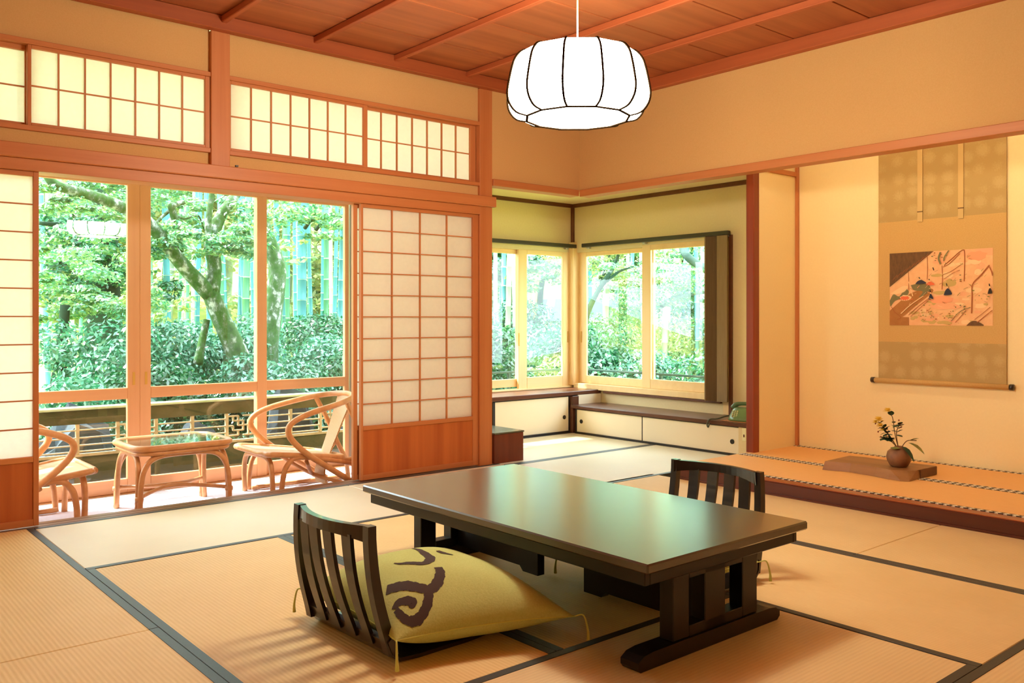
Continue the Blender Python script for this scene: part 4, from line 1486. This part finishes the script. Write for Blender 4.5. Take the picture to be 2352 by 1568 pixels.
for (p, d, L, W, m, dr_) in (((.02, -.06, .165), (-.3, -1, .55), .075, .021, M_leaflt, .2), ((.02, -.05, .15), (-.3, -1, .1), .12, .018, M_leaflt, .55),
                             ((0, -.02, .125), (-.4, -1, .1), .10, .018, M_leafdk, .9), ((-.02, .005, .118), (-.7, -.1, .15), .05, .030, M_leaflt, .3)):
    leaf_blade(t, 'leaf', p, d, L, W, m, dr_)
rr = random.Random(5)
for k in range(52):
    s = rr.choice(stems[:3] + stems[4:])
    q = rr.uniform(.35, .95)
    i = min(len(s) - 2, int(q * (len(s) - 1)))
    fr_ = q * (len(s) - 1) - i
    p = Vector(s[i]).lerp(Vector(s[i + 1]), fr_)
    leaf_blade(t, 'leaf', p, (rr.uniform(-1, .4), rr.uniform(-1, 1), rr.uniform(-.2, .9)), rr.uniform(.03, .055), rr.uniform(.011, .018), M_leafdk, .2)


def blossom(parent, c, r, n=14):
    c = Vector(c)
    v, f = [], []
    for ring_, (rr_, zz) in enumerate(((1.0, 0.0), (.75, .35), (.5, .6))):
        for k in range(n):
            a = 2 * math.pi * (k + ring_ * .5) / n
            d = Vector((math.cos(a), math.sin(a), 0))
            sd = Vector((-d.y, d.x, 0))
            b0 = len(v)
            v += [c, c + d * r * rr_ * .6 + sd * r * .16 + Vector((0, 0, r * zz * .7)), c + d * r * rr_ + Vector((0, 0, r * zz)), c + d * r * rr_ * .6 - sd * r * .16 + Vector((0, 0, r * zz * .7))]
            f.append((b0, b0 + 1, b0 + 2, b0 + 3))
    o = mesh_obj('blossom', v, f, M_petal, parent)
    return o


for c_, r_ in (((-.03, .115, .278), .040), ((-.01, .066, .338), .036), ((-.04, .10, .245), .032), ((-.03, .135, .262), .026), ((-.03, .090, .218), .022)):
    blossom(t, c_, r_)
for p in ((.0, .0, .285), (.0, -.008, .262), (-.03, .135, .255), (-.03, .10, .175), (-.03, .118, .205), (0, -.015, .245)):
    lathe(t, 'bud', [(.001, -.005), (.005, 0), (.004, .004), (.001, .007)], M_bud, 8, p)

# ------------------------------------------------------------------ telephone
t = thing('telephone', 'green push-button telephone on the lower counter', 'telephone', (5.80, 4.03, 0.2615), math.radians(8))
lo = [(-.105, .115), (.105, .115), (.105, -.115), (-.105, -.115)]
v = []
secs = [(1.0, 1.0, 0.0, 0), (1.02, 1.0, .012, 0), (.98, .97, .028, .002), (.70, .84, .088, .022), (.55, .76, .098, .03), (.40, .70, .100, .034)]
N = 20
for sx_, sy_, z, off in secs:
    for k in range(N):
        a = 2 * math.pi * k / N
        cx_, cy_ = math.cos(a), math.sin(a)
        p = 3.5
        q = (abs(cx_) ** p + abs(cy_) ** p) ** (-1 / p)
        v.append((cx_ * q * .100 * sx_ + off, cy_ * q * .112 * sy_, z))
f = [tuple(reversed(range(N)))] + [tuple(range((len(secs) - 1) * N, len(secs) * N))]
for i in range(len(secs) - 1):
    for k in range(N):
        k2 = (k + 1) % N
        f.append((i * N + k, i * N + k2, (i + 1) * N + k2, (i + 1) * N + k))
mesh_obj('body', v, f, M_phone, t, smooth=True)
tube(t, 'handset', [(.045, .125, .085), (.05, .10, .112), (.052, .05, .124), (.052, -.05, .124), (.05, -.10, .112), (.045, -.125, .085)], [.022, .020, .015, .015, .020, .022], M_phonedk, 10, False, 3)
for i in range(3):
    for j in range(4):
        a, b_ = .0 + i * .018, .034 + j * .0135
        o = B(t, 'key', (-.005, .005), (-.006, .006), (-.003, .003), M_keys, 0.001, rot=(0, -math.radians(64), 0))
        o.location = (-.089 + (b_ - .03) * .52, .062 - a, b_)
tube(t, 'coiled_cable', [(.02, .12, .03), (-.03, .16, .02), (-.09, .19, .006), (-.15, .22, .004), (-.165, .235, -.03), (-.166, .225, -.055), (-.160, .215, -.02)], .0055, M_cable, 6, False, 6)
o = tag(B(None, 'cloth_mat', (5.675, 5.93), (3.885, 4.165), (0.2582, 0.2612), M_doily, 0.001), 'small woven cloth mat under the telephone', 'mat')

# ------------------------------------------------------------------ brown box behind the post
t = thing('storage_box', 'reddish brown wooden box with a pale top behind the corner post', 'box', (4.16, 5.17, 0))
M_box = wood('box_veneer', C(124, 56, 34), C(96, 42, 26), 'Z', 0.4, 40)
M_boxtop = plain('box_top_glossy', C(92, 90, 74), 0.15, spec=0.8)
B(t, 'body', (-.145, .135), (-.245, .245), (0.0, 0.212), M_box, 0.003)
B(t, 'top_board', (-.146, .139), (-.25, .25), (0.212, 0.224), M_boxtop, 0.002)

# ------------------------------------------------------------------ veranda balustrade and bay rail outside
t = thing('balcony_fence', 'weathered balcony fence with fretwork outside the veranda', 'fence', (2.0, 7.05, -0.45))


def bf(name, xs, zs, m, ys_=(7.03, 7.07), bev=0.002):
    return child_world(B(None, name, xs, ys_, zs, m, bev), t)


bf('cap_board', (-1.2, 4.75), (0.378, 0.398), M_cap, (7.00, 7.11), 0.004)
bf('top_board', (-1.2, 4.75), (0.272, 0.378), M_stone)
bf('base_board', (-1.2, 4.75), (-0.20, 0.030), M_stone)
bf('bottom_rail', (-1.2, 4.75), (0.030, 0.048), M_fret, (7.02, 7.08))
for x in np.arange(-1.1, 4.8, 0.285):
    bf('baluster', (x - .012, x + .012), (0.048, 0.272), M_fret, (7.035, 7.065))
xs_all = list(np.arange(-1.1, 4.8, 0.285))
for i in range(len(xs_all) - 1):
    a, b_ = xs_all[i] + .012, xs_all[i + 1] - .012
    if i % 3 != 2:
        for z in (.225, .167, .112, .066):
            bf('fret_bar', (a, b_), (z - .0045, z + .0045), M_fret, (7.038, 7.062), 0)
    else:
        w = (b_ - a) / 6
        pat = [((0, 2), .245), ((3, 5), .245), ((1, 3), .205), ((4, 6), .205), ((0, 1), .165), ((2, 4), .165), ((5, 6), .165), ((1, 3), .125), ((4, 5), .125), ((0, 2), .085), ((3, 6), .085)]
        for (p, q), z in pat:
            bf('fret_bar', (a + p * w, a + q * w), (z - .0055, z + .0055), M_fret, (7.038, 7.062), 0)
        for p, z0, z1 in ((1, .205, .245), (2, .165, .245), (3, .125, .205), (4, .165, .205), (5, .125, .165), (2, .085, .125), (4, .085, .165), (1, .125, .165), (5, .205, .245)):
            bf('fret_bar', (a + p * w - .005, a + p * w + .005), (z0, z1), M_fret, (7.038, 7.062), 0)
tag(B(None, 'floor_balcony', (-1.2, 4.75), (6.25, 7.12), (-0.32, -0.20), M_stone), 'grey balcony deck between glass doors and fence', 'deck', kind='structure')
t = thing('handrail', 'dark green metal handrail outside the bay windows', 'handrail', (6.85, 7.0, -0.6))
for nm, xs_, ys_, zs_ in (('rail', (4.80, 6.865), (6.985, 7.015), (.482, .504)), ('rail', (6.835, 6.865), (2.5, 6.985), (.482, .504)),
                          ('lower_rail', (4.80, 6.865), (6.99, 7.01), (.10, .12)), ('lower_rail', (6.835, 6.865), (2.5, 6.99), (.10, .12))):
    child_world(B(None, nm, xs_, ys_, zs_, M_rail, 0.003), t)
for x, y in ((4.9, 7.0), (5.9, 7.0), (6.85, 7.0), (6.85, 5.75), (6.85, 4.5), (6.85, 3.2)):
    child_world(B(None, 'baluster', (x - .015, x + .015), (y - .015, y + .015), (-.6, .482), M_rail, 0.002), t)

# ------------------------------------------------------------------ garden ground, rising to the back
gv, gf = [], []
GXN, GYN = 40, 30
for j in range(GYN + 1):
    for i in range(GXN + 1):
        x, y = -12 + 52 * i / GXN, -6 + 52 * j / GYN
        d = max(0, max(y - 10, (x - 9) * .9))
        z = -0.75 + 0.02 * d + 0.012 * d * d if d < 25 else 7.25 + .62 * (d - 25)
        gv.append((x, y, z + .06 * math.sin(x * 1.3) * math.cos(y * 1.1)))
for j in range(GYN):
    for i in range(GXN):
        a = j * (GXN + 1) + i
        cx_, cy_ = gv[a][0], gv[a][1]
        if -1.5 < cx_ < 5.6 and cy_ < 5.2:
            continue
        gf.append((a, a + 1, a + GXN + 2, a + GXN + 1))
tag(mesh_obj('ground', gv, gf, M_ground, None, True), 'garden ground covered in yellow green leaf litter', 'ground', kind='structure')


# ------------------------------------------------------------------ plants
def cam_pt(px, py, Y):
    u, w = (px - 1176) / 2012.0, (730 - py) / 2012.0
    d = Vector((.7623 * u + .6472, -.6473 * u + .7622, w))
    return Vector((0, 0, CAM_H)) + d * (Y / d.y)


def leaves_mesh(name, P, N_, L, W, m, parent):
    """One diamond blade for every point; N_ gives the rough facing of each."""
    n = len(P)
    nr = N_ + RNG.normal(0, .55, (n, 3))
    nr /= np.linalg.norm(nr, axis=1, keepdims=True) + 1e-9
    a = np.cross(nr, RNG.normal(0, 1, (n, 3)))
    a /= np.linalg.norm(a, axis=1, keepdims=True) + 1e-9
    b = np.cross(nr, a)
    l = (L * RNG.uniform(.6, 1.3, n))[:, None]
    w = (W * RNG.uniform(.7, 1.2, n))[:, None]
    V = np.empty((n, 4, 3))
    V[:, 0] = P - a * l
    V[:, 1] = P + b * w - a * l * .1
    V[:, 2] = P + a * l
    V[:, 3] = P - b * w - a * l * .1
    me = bpy.data.meshes.new(name)
    me.vertices.add(n * 4)
    me.vertices.foreach_set('co', V.reshape(-1))
    me.loops.add(n * 4)
    me.loops.foreach_set('vertex_index', np.arange(n * 4, dtype=np.int32))
    me.polygons.add(n)
    me.polygons.foreach_set('loop_start', np.arange(0, n * 4, 4, dtype=np.int32))
    me.polygons.foreach_set('loop_total', np.full(n, 4, dtype=np.int32))
    me.update(calc_edges=True)
    me.materials.append(m)
    o = bpy.data.objects.new(name, me)
    COL.objects.link(o)
    o['kind'] = 'stuff'
    if parent:
        o.parent = parent
    return o


def clumps(centers, radii, n, flat=1.0):
    """Points in leaf clumps, denser at their surface; returns positions and outward normals."""
    k = RNG.integers(0, len(centers), n)
    d = RNG.normal(0, 1, (n, 3))
    d /= np.linalg.norm(d, axis=1, keepdims=True)
    r = RNG.uniform(.35, 1, n) ** .45
    q = d * r[:, None]
    q[:, 2] *= flat
    P = np.asarray(centers)[k] + q * np.asarray(radii)[k][:, None]
    nn = d.copy()
    nn[:, 2] = np.abs(nn[:, 2]) + .35
    return P, nn


def shrub(label, x, y, z0, rx, rz, n, m, L=.055, W=.022, group='shrubs under the trees', nc=16):
    t = thing('shrub', label, 'shrub', (x, y, z0), group=group)
    cs, rs = [], []
    for i in range(nc):
        a, h_ = RNG.uniform(0, 2 * math.pi), RNG.uniform(.15, .9)
        rr_ = rx * RNG.uniform(.2, .8) * math.sqrt(max(.1, 1 - h_ * h_))
        cs.append((rr_ * math.cos(a), rr_ * math.sin(a), rz * h_))
        rs.append(rx * RNG.uniform(.28, .48))
    P, nn = clumps(cs, rs, n, .75)
    leaves_mesh('foliage', P, nn, L, W, m, t)
    for i in range(5):
        c = Vector(cs[i])
        tube(t, 'stem', [(0, 0, 0), (c.x * .4, c.y * .4, c.z * .5), tuple(c)], [.03, .02, .008], M_barkdk, 6, False, 3)
    return t


def tree(label, limbs, bark, foliage, m, n, L, W, flat=.45, group='garden trees', base=None):
    """limbs: list of (points, radii); foliage: list of (centre, radius)."""
    o0 = Vector(limbs[0][0][0]) if base is None else Vector(base)
    t = thing('garden_tree', label, 'tree', o0, group=group)
    for i, (pts, rad) in enumerate(limbs):
        tube(t, 'trunk' if i == 0 else 'branch', [Vector(p) - o0 for p in pts], rad, bark, 10, False, 5)
    if foliage:
        cs, rs = [], []
        for c, r in foliage:
            for _ in range(7):
                q = Vector((RNG.normal(0, .75), RNG.normal(0, .75), RNG.normal(0, .42))) * r
                cs.append(tuple(Vector(c) - o0 + q))
                rs.append(r * RNG.uniform(.25, .6))
        P, nn = clumps(cs, rs, n, flat)
        nn[:, 2] += .6
        leaves_mesh('foliage', P, nn, L, W, m, t)
    return t


def px(pts, Y, dy=0.0):
    return [cam_pt(a, b_, Y + dy * i) for i, (a, b_) in enumerate(pts)]


TYM = 9.0
low = cam_pt(588, 905, TYM)
limbs = [([(low.x + .1, TYM, -.8)] + px([(588, 905), (562, 850), (538, 795), (505, 725), (482, 668)], TYM), [.15, .135, .12, .11, .095, .088]),
         (px([(482, 675), (432, 622), (395, 578), (345, 515), (290, 480), (215, 450), (130, 425), (95, 385)], TYM, -.05), [.085, .075, .07, .062, .055, .05, .042, .03]),
         (px([(486, 672), (493, 610), (485, 555), (505, 500), (525, 470), (548, 438), (585, 385)], TYM, .06), [.085, .075, .078, .06, .055, .05, .04]),
         (px([(484, 560), (478, 520), (486, 450), (490, 380)], TYM, .03), [.045, .035, .03, .022]),
         (px([(412, 590), (408, 535), (398, 490), (396, 472), (425, 464)], TYM, -.04), [.05, .045, .038, .034, .022]),
         (px([(396, 478), (370, 500), (350, 520)], TYM, -.08), [.02, .015, .008]),
         (px([(398, 492), (425, 502), (455, 495), (470, 530)], TYM, .1), [.014, .012, .01, .006]),
         (px([(455, 835), (463, 790), (475, 735)], TYM, .05), [.05, .04, .035])]
fol = []
rr = random.Random(11)
for (a, b_) in ((370, 450), (430, 470), (420, 540), (360, 560), (520, 530), (560, 545), (540, 570), (470, 430), (400, 430), (250, 440), (120, 470), (180, 420), (270, 530), (250, 560), (560, 470), (345, 440), (215, 480), (130, 560)):
    fol.append((cam_pt(a, b_ - 8, TYM + rr.uniform(-.5, 1.2)), rr.uniform(.22, .42)))
tree('forked mossy maple tree standing just outside the veranda', limbs, M_bark, fol, L_maple, 15000, .030, .016, .35)
limbs = [([cam_pt(612, 900, 9.9) - Vector((0, 0, 1.2))] + px([(612, 830), (622, 750), (634, 660), (636, 610), (618, 555), (602, 500), (596, 420)], 9.9), [.16, .14, .115, .11, .105, .09, .08, .06])]
tree('mossy leaning trunk behind the right glass door', limbs, M_bark, [(cam_pt(a, b_, 10.5), .3) for a, b_ in ((770, 520), (620, 470))], L_maple, 700, .045, .022, .3)
limbs = [([cam_pt(238, 905, 12.5) - Vector((0, 0, 1.5))] + px([(238, 800), (238, 700), (236, 600), (240, 300)], 12.5), [.26, .24, .22, .2, .15]),
         (px([(90, 512), (150, 520), (200, 540), (250, 560)], 9.6), [.02, .03, .03, .015])]
tree('dark cedar with a thick trunk left of the maple', limbs, M_barkdk, [(cam_pt(a, b_, 12.2 + c), .55) for a, b_, c in ((250, 480, 0), (200, 460, 1), (270, 590, 0), (225, 640, .6), (180, 560, .5), (285, 660, 0), (150, 430, .8))], L_deep, 9000, .045, .02, .5)
limbs = [(px([(130, 905), (138, 840), (142, 790), (150, 700)], 10.5), [.08, .07, .06, .05])]
tree('slim dark tree at the left edge of the veranda view', limbs, M_barkdk, [(cam_pt(a, b_, 10.5 + c), .38) for a, b_, c in ((110, 620, 0), (160, 660, .6), (120, 700, .3), (200, 690, .6), (180, 600, 1), (260, 690, 0))], L_maple, 9000, .032, .017, .4)
# trees seen through the bay windows
limbs = [([cam_pt(1342, 800, 9.0)] + px([(1345, 735), (1362, 690), (1385, 650), (1405, 620), (1420, 585)], 9.0) + [cam_pt(1430, 540, 9.0)], [.045, .045, .04, .035, .03, .025, .02]),
         (px([(1383, 655), (1400, 640), (1425, 622), (1455, 612)], 9.0), [.026, .022, .018, .01]), (px([(1378, 660), (1392, 610), (1400, 585)], 9.2), [.02, .016, .01])]
tree('thin slanting tree in front of the right bay window', limbs, M_barkdk, [(cam_pt(a, b_, 9.3), .4) for a, b_ in ((1380, 590), (1430, 600), (1460, 590), (1350, 610))], L_gold, 5000, .03, .016, .35)
limbs = [(px([(1690, 830), (1688, 640), (1640, 625), (1610, 612), (1580, 590), (1568, 570), (1562, 540)], 7.2, .08), [.08, .08, .066, .058, .054, .05, .046]),
         (px([(1520, 700), (1550, 685), (1590, 675), (1640, 668)], 7.9), [.045, .035, .025, .02])]
tree('curving grey branch at the top right of the bay window', limbs, M_barkgr, [(cam_pt(a, b_, 7.9), .36) for a, b_ in ((1510, 600), (1540, 640), (1590, 660), (1600, 580), (1520, 680), (1610, 690))], L_maple, 6000, .026, .014, .35)
limbs = [(px([(1600, 860), (1602, 800), (1606, 740), (1610, 690), (1615, 500)], 9.6), [.17, .15, .14, .13, .12])]
tree('mossy trunk at the right edge of the bay window', limbs, M_bark, [], L_maple, 0, .05, .02)
limbs = [(px([(1178, 900), (1178, 760), (1178, 640), (1180, 520)], 14), [.17, .15, .14, .13])]
tree('straight trunk behind the left bay window', limbs, M_bark, [(cam_pt(a, b_, 13), .6) for a, b_ in ((1140, 610), (1165, 590), (1200, 580))], L_deep, 3000, .06, .03, .4)
limbs = [(px([(1240, 700), (1243, 660), (1252, 620), (1262, 585), (1270, 540)], 12), [.06, .055, .05, .045, .04]), (px([(1270, 830), (1280, 800), (1298, 770)], 8.4), [.035, .03, .025])]
tree('thin dark stem leaning in the left bay window', limbs, M_barkdk, [(cam_pt(a, b_, 11.5), .4) for a, b_ in ((1235, 620), (1225, 650))], L_maple, 1200, .05, .025, .4)

# shrubs: veranda side, then bay side
SH = [(2.05, 8.2, .85, 1.25, L_shrub), (3.0, 8.9, .9, 1.35, L_deep), (3.95, 8.6, .95, 1.45, L_shrub), (4.9, 8.7, .9, 1.4, L_deep), (5.4, 9.6, 1.0, 1.7, L_shrub),
      (3.4, 10.2, 1.1, 1.75, L_shrub), (2.4, 10.0, 1.1, 1.8, L_shrub), (4.6, 10.6, 1.0, 1.9, L_shrub), (6.3, 11.5, 1.1, 1.9, L_deep)]
lab = ['pale leafy shrub at the left end of the fence', 'deep green shrub behind the fence, left of the maple', 'leafy shrub at the foot of the maple', 'deep green shrub right of the maple trunk',
       'tall leafy shrub at the right edge of the veranda view', 'shrub in the second row behind the maple', 'shrub in the second row at the left', 'shrub in the second row at the right', 'deep green shrub below the bamboo']
for (x, y, rx_, rz_, m), lb in zip(SH, lab):
    shrub(lb, x, y, -.78, rx_, rz_, 11000, m, .038, .016)
SB = [(6.6, 8.25, .85, 1.75, L_deep, 'dark shrub close outside the left bay window'), (7.6, 8.2, .8, 1.35, L_gold, 'yellow green shrub near the bay corner'),
      (8.5, 8.3, 1.0, 1.75, L_deep, 'glossy shrub filling the middle of the bay window'), (8.9, 7.5, .9, 1.35, L_shrub, 'low glossy shrub in front of the right bay window'),
      (8.8, 6.6, .95, 1.45, L_deep, 'deep green shrub at the right of the bay window'), (9.6, 9.8, 1.2, 1.9, L_shrub, 'tall shrub behind the bay corner'), (8.2, 10.2, 1.2, 2.2, L_shrub, 'tall pale shrub behind the left bay window'),
      (9.9, 11.2, 1.2, 2.1, L_deep, 'tall dark shrub far behind the bay corner'), (12.2, 9.0, 1.4, 3.0, L_deep, 'tall dark shrub at the far right of the bay'), (11.4, 10.6, 1.3, 2.9, L_maple, 'tall fresh green shrub far behind the bay'),
      (10.8, 9.2, 1.2, 2.0, L_gold, 'yellow green shrub deep in the bay window'), (11.2, 7.8, 1.2, 2.0, L_shrub, 'wide shrub at the far right of the bay view')]
for x, y, rx_, rz_, m, lb in SB:
    shrub(lb, x, y, -.78, rx_, rz_, 11000, m, .038, .016)


# dark boulders added to stand in for shade behind the fretwork
M_shade_rock = plain('slate_rock', C(74, 84, 92), 0.9, C(52, 62, 66), (5, 5, 5), 0.2, 0.8)


def boulder(label, x, y, z, sx, sy, sz, seed):
    rq = random.Random(seed)
    v, f = [], []
    nu, nv = 12, 8
    ph = [rq.uniform(0, 6.28) for _ in range(6)]
    for j in range(nv + 1):
        th = math.pi * j / nv
        for i in range(nu):
            fi = 2 * math.pi * i / nu
            d = Vector((math.sin(th) * math.cos(fi), math.sin(th) * math.sin(fi), math.cos(th)))
            r = 1 + .16 * math.sin(3 * d.x + ph[0]) + .14 * math.sin(4 * d.y + ph[1]) + .12 * math.sin(5 * d.z + ph[2]) + .06 * math.sin(9 * d.x + ph[3])
            v.append((d.x * r * sx, d.y * r * sy, d.z * r * sz))
    for j in range(nv):
        for i in range(nu):
            i2 = (i + 1) % nu
            f.append((j * nu + i, (j + 1) * nu + i, (j + 1) * nu + i2, j * nu + i2))
    o = mesh_obj('boulder', v, f, M_shade_rock, None, loc=(x, y, z))
    return tag(o, label, 'rock', 'boulders behind the balcony fence')


for i, (x, sx, sz, lb) in enumerate(((0.9, .36, .55, 'left edge of the left glass door'), (1.8, .38, .62, 'middle of the left glass door'), (2.7, .36, .56, 'left half of the middle glass door'),
                                     (3.6, .37, .6, 'right half of the middle glass door'), (4.45, .36, .58, 'right glass door'))):
    boulder('slate boulder behind the fretwork in the ' + lb, x, 7.42, -.50, sx, .20, sz * 1.25, i)


# bamboo
CULMS = {}


def culm_mesh(rad, Hh, m, k):
    key = (k,)
    if key in CULMS:
        return CULMS[key]
    pts, rs = [], []
    z, i = 0.0, 0
    while z < Hh:
        step = .22 + .012 * i
        step = min(step, .40)
        r = rad * (1 - .35 * z / Hh)
        bend = .10 * (z / Hh) ** 2 * (k % 5 - 2)
        pts += [(bend, .4 * bend, z), (bend, .4 * bend, z + step * .93), (bend, .4 * bend, z + step * .97)]
        rs += [r * .985, r * .985, r * 1.10]
        z += step
        i += 1
    v, f = tube_geo(pts, rs, 8)
    me = bpy.data.meshes.new('culm')
    me.from_pydata([tuple(p) for p in v], [], f)
    me.polygons.foreach_set('use_smooth', [True] * len(me.polygons))
    me.materials.append(m)
    me.materials.append(M_node)
    mi = []
    for q in f:
        ring = min(q) // 8
        mi.append(1 if ring % 3 == 1 and len(q) == 4 else 0)
    me.polygons.foreach_set('material_index', mi)
    me.update()
    CULMS[key] = me
    return me


def bamboo(x, y, rad, k, m, tilt, label, group):
    Hh = 9.0
    o = bpy.data.objects.new('bamboo_stalk', culm_mesh(.05, Hh, m, k))
    COL.objects.link(o)
    d = max(0, max(y - 10, (x - 9) * .9))
    o.location = (x, y, -0.85 + .02 * d + .012 * d * d)
    o.scale = (rad / .05, rad / .05, 1)
    o.rotation_euler = (tilt[0], tilt[1], k)
    tag(o, label, 'bamboo', group)
    return o


rr = random.Random(21)
TAKEN = []


def clear(x, y, gap=.42):
    if abs(x - 13.2) < 1.5 and abs(y - 14.2) < 1.8:
        return False
    return all((x - a) ** 2 + (y - b_) ** 2 > gap * gap for a, b_ in TAKEN)


row = [(636, 13, .05), (655, 13, .06), (668, 12.6, .035), (680, 14, .035), (692, 12.2, .075), (706, 15, .03), (722, 13, .035), (738, 14, .035), (748, 12.5, .045), (762, 13.6, .04), (776, 12.4, .055), (788, 14, .035),
       (372, 12.5, .035), (392, 12.2, .05), (405, 14, .03), (445, 13, .04), (452, 14.5, .035), (512, 13.2, .04), (524, 14, .03), (546, 13, .04), (556, 12.4, .055), (573, 12.8, .055), (585, 14.5, .03), (430, 15, .03), (480, 15, .035)]
mats3 = [M_culm, M_culm, M_culm2]
ORD = ['first', 'second', 'third', 'fourth', 'fifth', 'sixth', 'seventh', 'eighth', 'ninth', 'tenth', 'eleventh', 'twelfth', 'thirteenth']
rank = {}
for lo_, hi_, nm_ in ((600, 800, 'right glass door'), (340, 590, 'middle glass door')):
    sel = sorted(q[0] for q in row if lo_ < q[0] < hi_)
    for j_, q in enumerate(sel):
        rank[q] = '%s near bamboo stalk from the left in the %s' % (ORD[j_], nm_)
for i, (p_, Y, r_) in enumerate(row):
    c = cam_pt(p_, 730, Y)
    TAKEN.append((c.x, c.y))
    k = i % 9
    bamboo(c.x, c.y, r_, k, mats3[k % 3], (rr.uniform(-.03, .03), rr.uniform(-.035, .035)), rank[p_], 'bamboo grove behind the maple')
for i in range(46):
    for _ in range(60):
        p_, Y = rr.uniform(95, 800), rr.uniform(14.5, 20)
        c = cam_pt(p_, 730, Y)
        if clear(c.x, c.y):
            break
    TAKEN.append((c.x, c.y))
    k = 9 + i % 9
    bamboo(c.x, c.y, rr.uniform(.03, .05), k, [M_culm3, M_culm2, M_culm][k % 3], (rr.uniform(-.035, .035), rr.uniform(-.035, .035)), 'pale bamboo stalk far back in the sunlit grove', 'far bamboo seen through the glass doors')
for i in range(40):
    for _ in range(60):
        p_ = rr.choice([rr.uniform(1131, 1300), rr.uniform(1342, 1620)])
        u_ = (p_ - 1176) / 2012
        dist = rr.uniform(13.5, 21)
        d_ = Vector((.7623 * u_ + .6472, -.6473 * u_ + .7622))
        if clear(d_.x * dist, d_.y * dist) and not 1235 < p_ < 1300:
            break
    TAKEN.append((d_.x * dist, d_.y * dist))
    k = 18 + i % 9
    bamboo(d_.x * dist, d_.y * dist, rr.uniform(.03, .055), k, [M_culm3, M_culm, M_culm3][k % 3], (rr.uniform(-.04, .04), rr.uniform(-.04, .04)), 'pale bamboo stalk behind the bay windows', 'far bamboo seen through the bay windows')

# background crowns
BG = []
for i in range(15):
    ang = -.60 + .95 * i / 14.0
    u_ = ang
    d_ = Vector((.7623 * u_ + .6472, -.6473 * u_ + .7622)).normalized()
    dist = 21 + 3.0 * rr.random()
    x, y = d_.x * dist, d_.y * dist
    dd = max(0, max(y - 10, (x - 9) * .9))
    z0 = -0.85 + .02 * dd + .012 * dd * dd
    side = 'glass doors' if u_ < -.15 else 'bay windows'
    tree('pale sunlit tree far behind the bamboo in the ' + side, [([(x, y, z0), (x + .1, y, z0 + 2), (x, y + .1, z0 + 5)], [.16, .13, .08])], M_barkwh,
         [((x + rr.uniform(-1.8, 1.8), y + rr.uniform(-1.2, 1.2), z0 + rr.uniform(.6, 5.6)), rr.uniform(.7, 1.3)) for _ in range(16)], L_far_sunlit if u_ < -.15 else L_far, 6500, .11, .05, .6, group='sunlit trees behind the bamboo')
for i in range(5):
    c = cam_pt([745, 770, 545, 400, 250][i], [500, 505, 560, 640, 690][i], [11.4, 11.8, 11.2, 13, 11][i])
    tree(['hanging spray of pale maple leaves above the bamboo', 'white lit maple spray at the right of the veranda view', 'golden maple spray beside the mullion', 'thin maple spray low in the grove', 'yellow maple spray near the cedar'][i],
         [([(c.x, c.y + .6, c.z - .1), (c.x, c.y + .3, c.z + .05), (c.x, c.y, c.z)], [.03, .02, .008])], M_barkdk,
         [((c.x + rr.uniform(-.8, .8), c.y + rr.uniform(-.3, .3), c.z + rr.uniform(-.12, .12)), rr.uniform(.18, .3)) for _ in range(9)], [L_far, L_far, L_gold, L_maple, L_gold][i], 700, .05, .026, .3, group='maple sprays')

# distant house behind the bay
t = thing('distant_house', 'distant house with blue grey roof and yellow wall in the bay window', 'house', (13.2, 14.2, 1.0))
B(t, 'wall', (-.9, .9), (-.6, .6), (0, 1.3), M_house)
prism(t, 'roof', [(-1.0, 1.25), (1.0, 1.25), (.5, 1.9), (-.5, 1.9)], -.8, .8, M_roof, 'y')
prism(t, 'lower_roof', [(-1.0, .0), (1.0, .0), (.9, .45), (-.9, .45)], -1.1, -.6, M_roof, 'y')
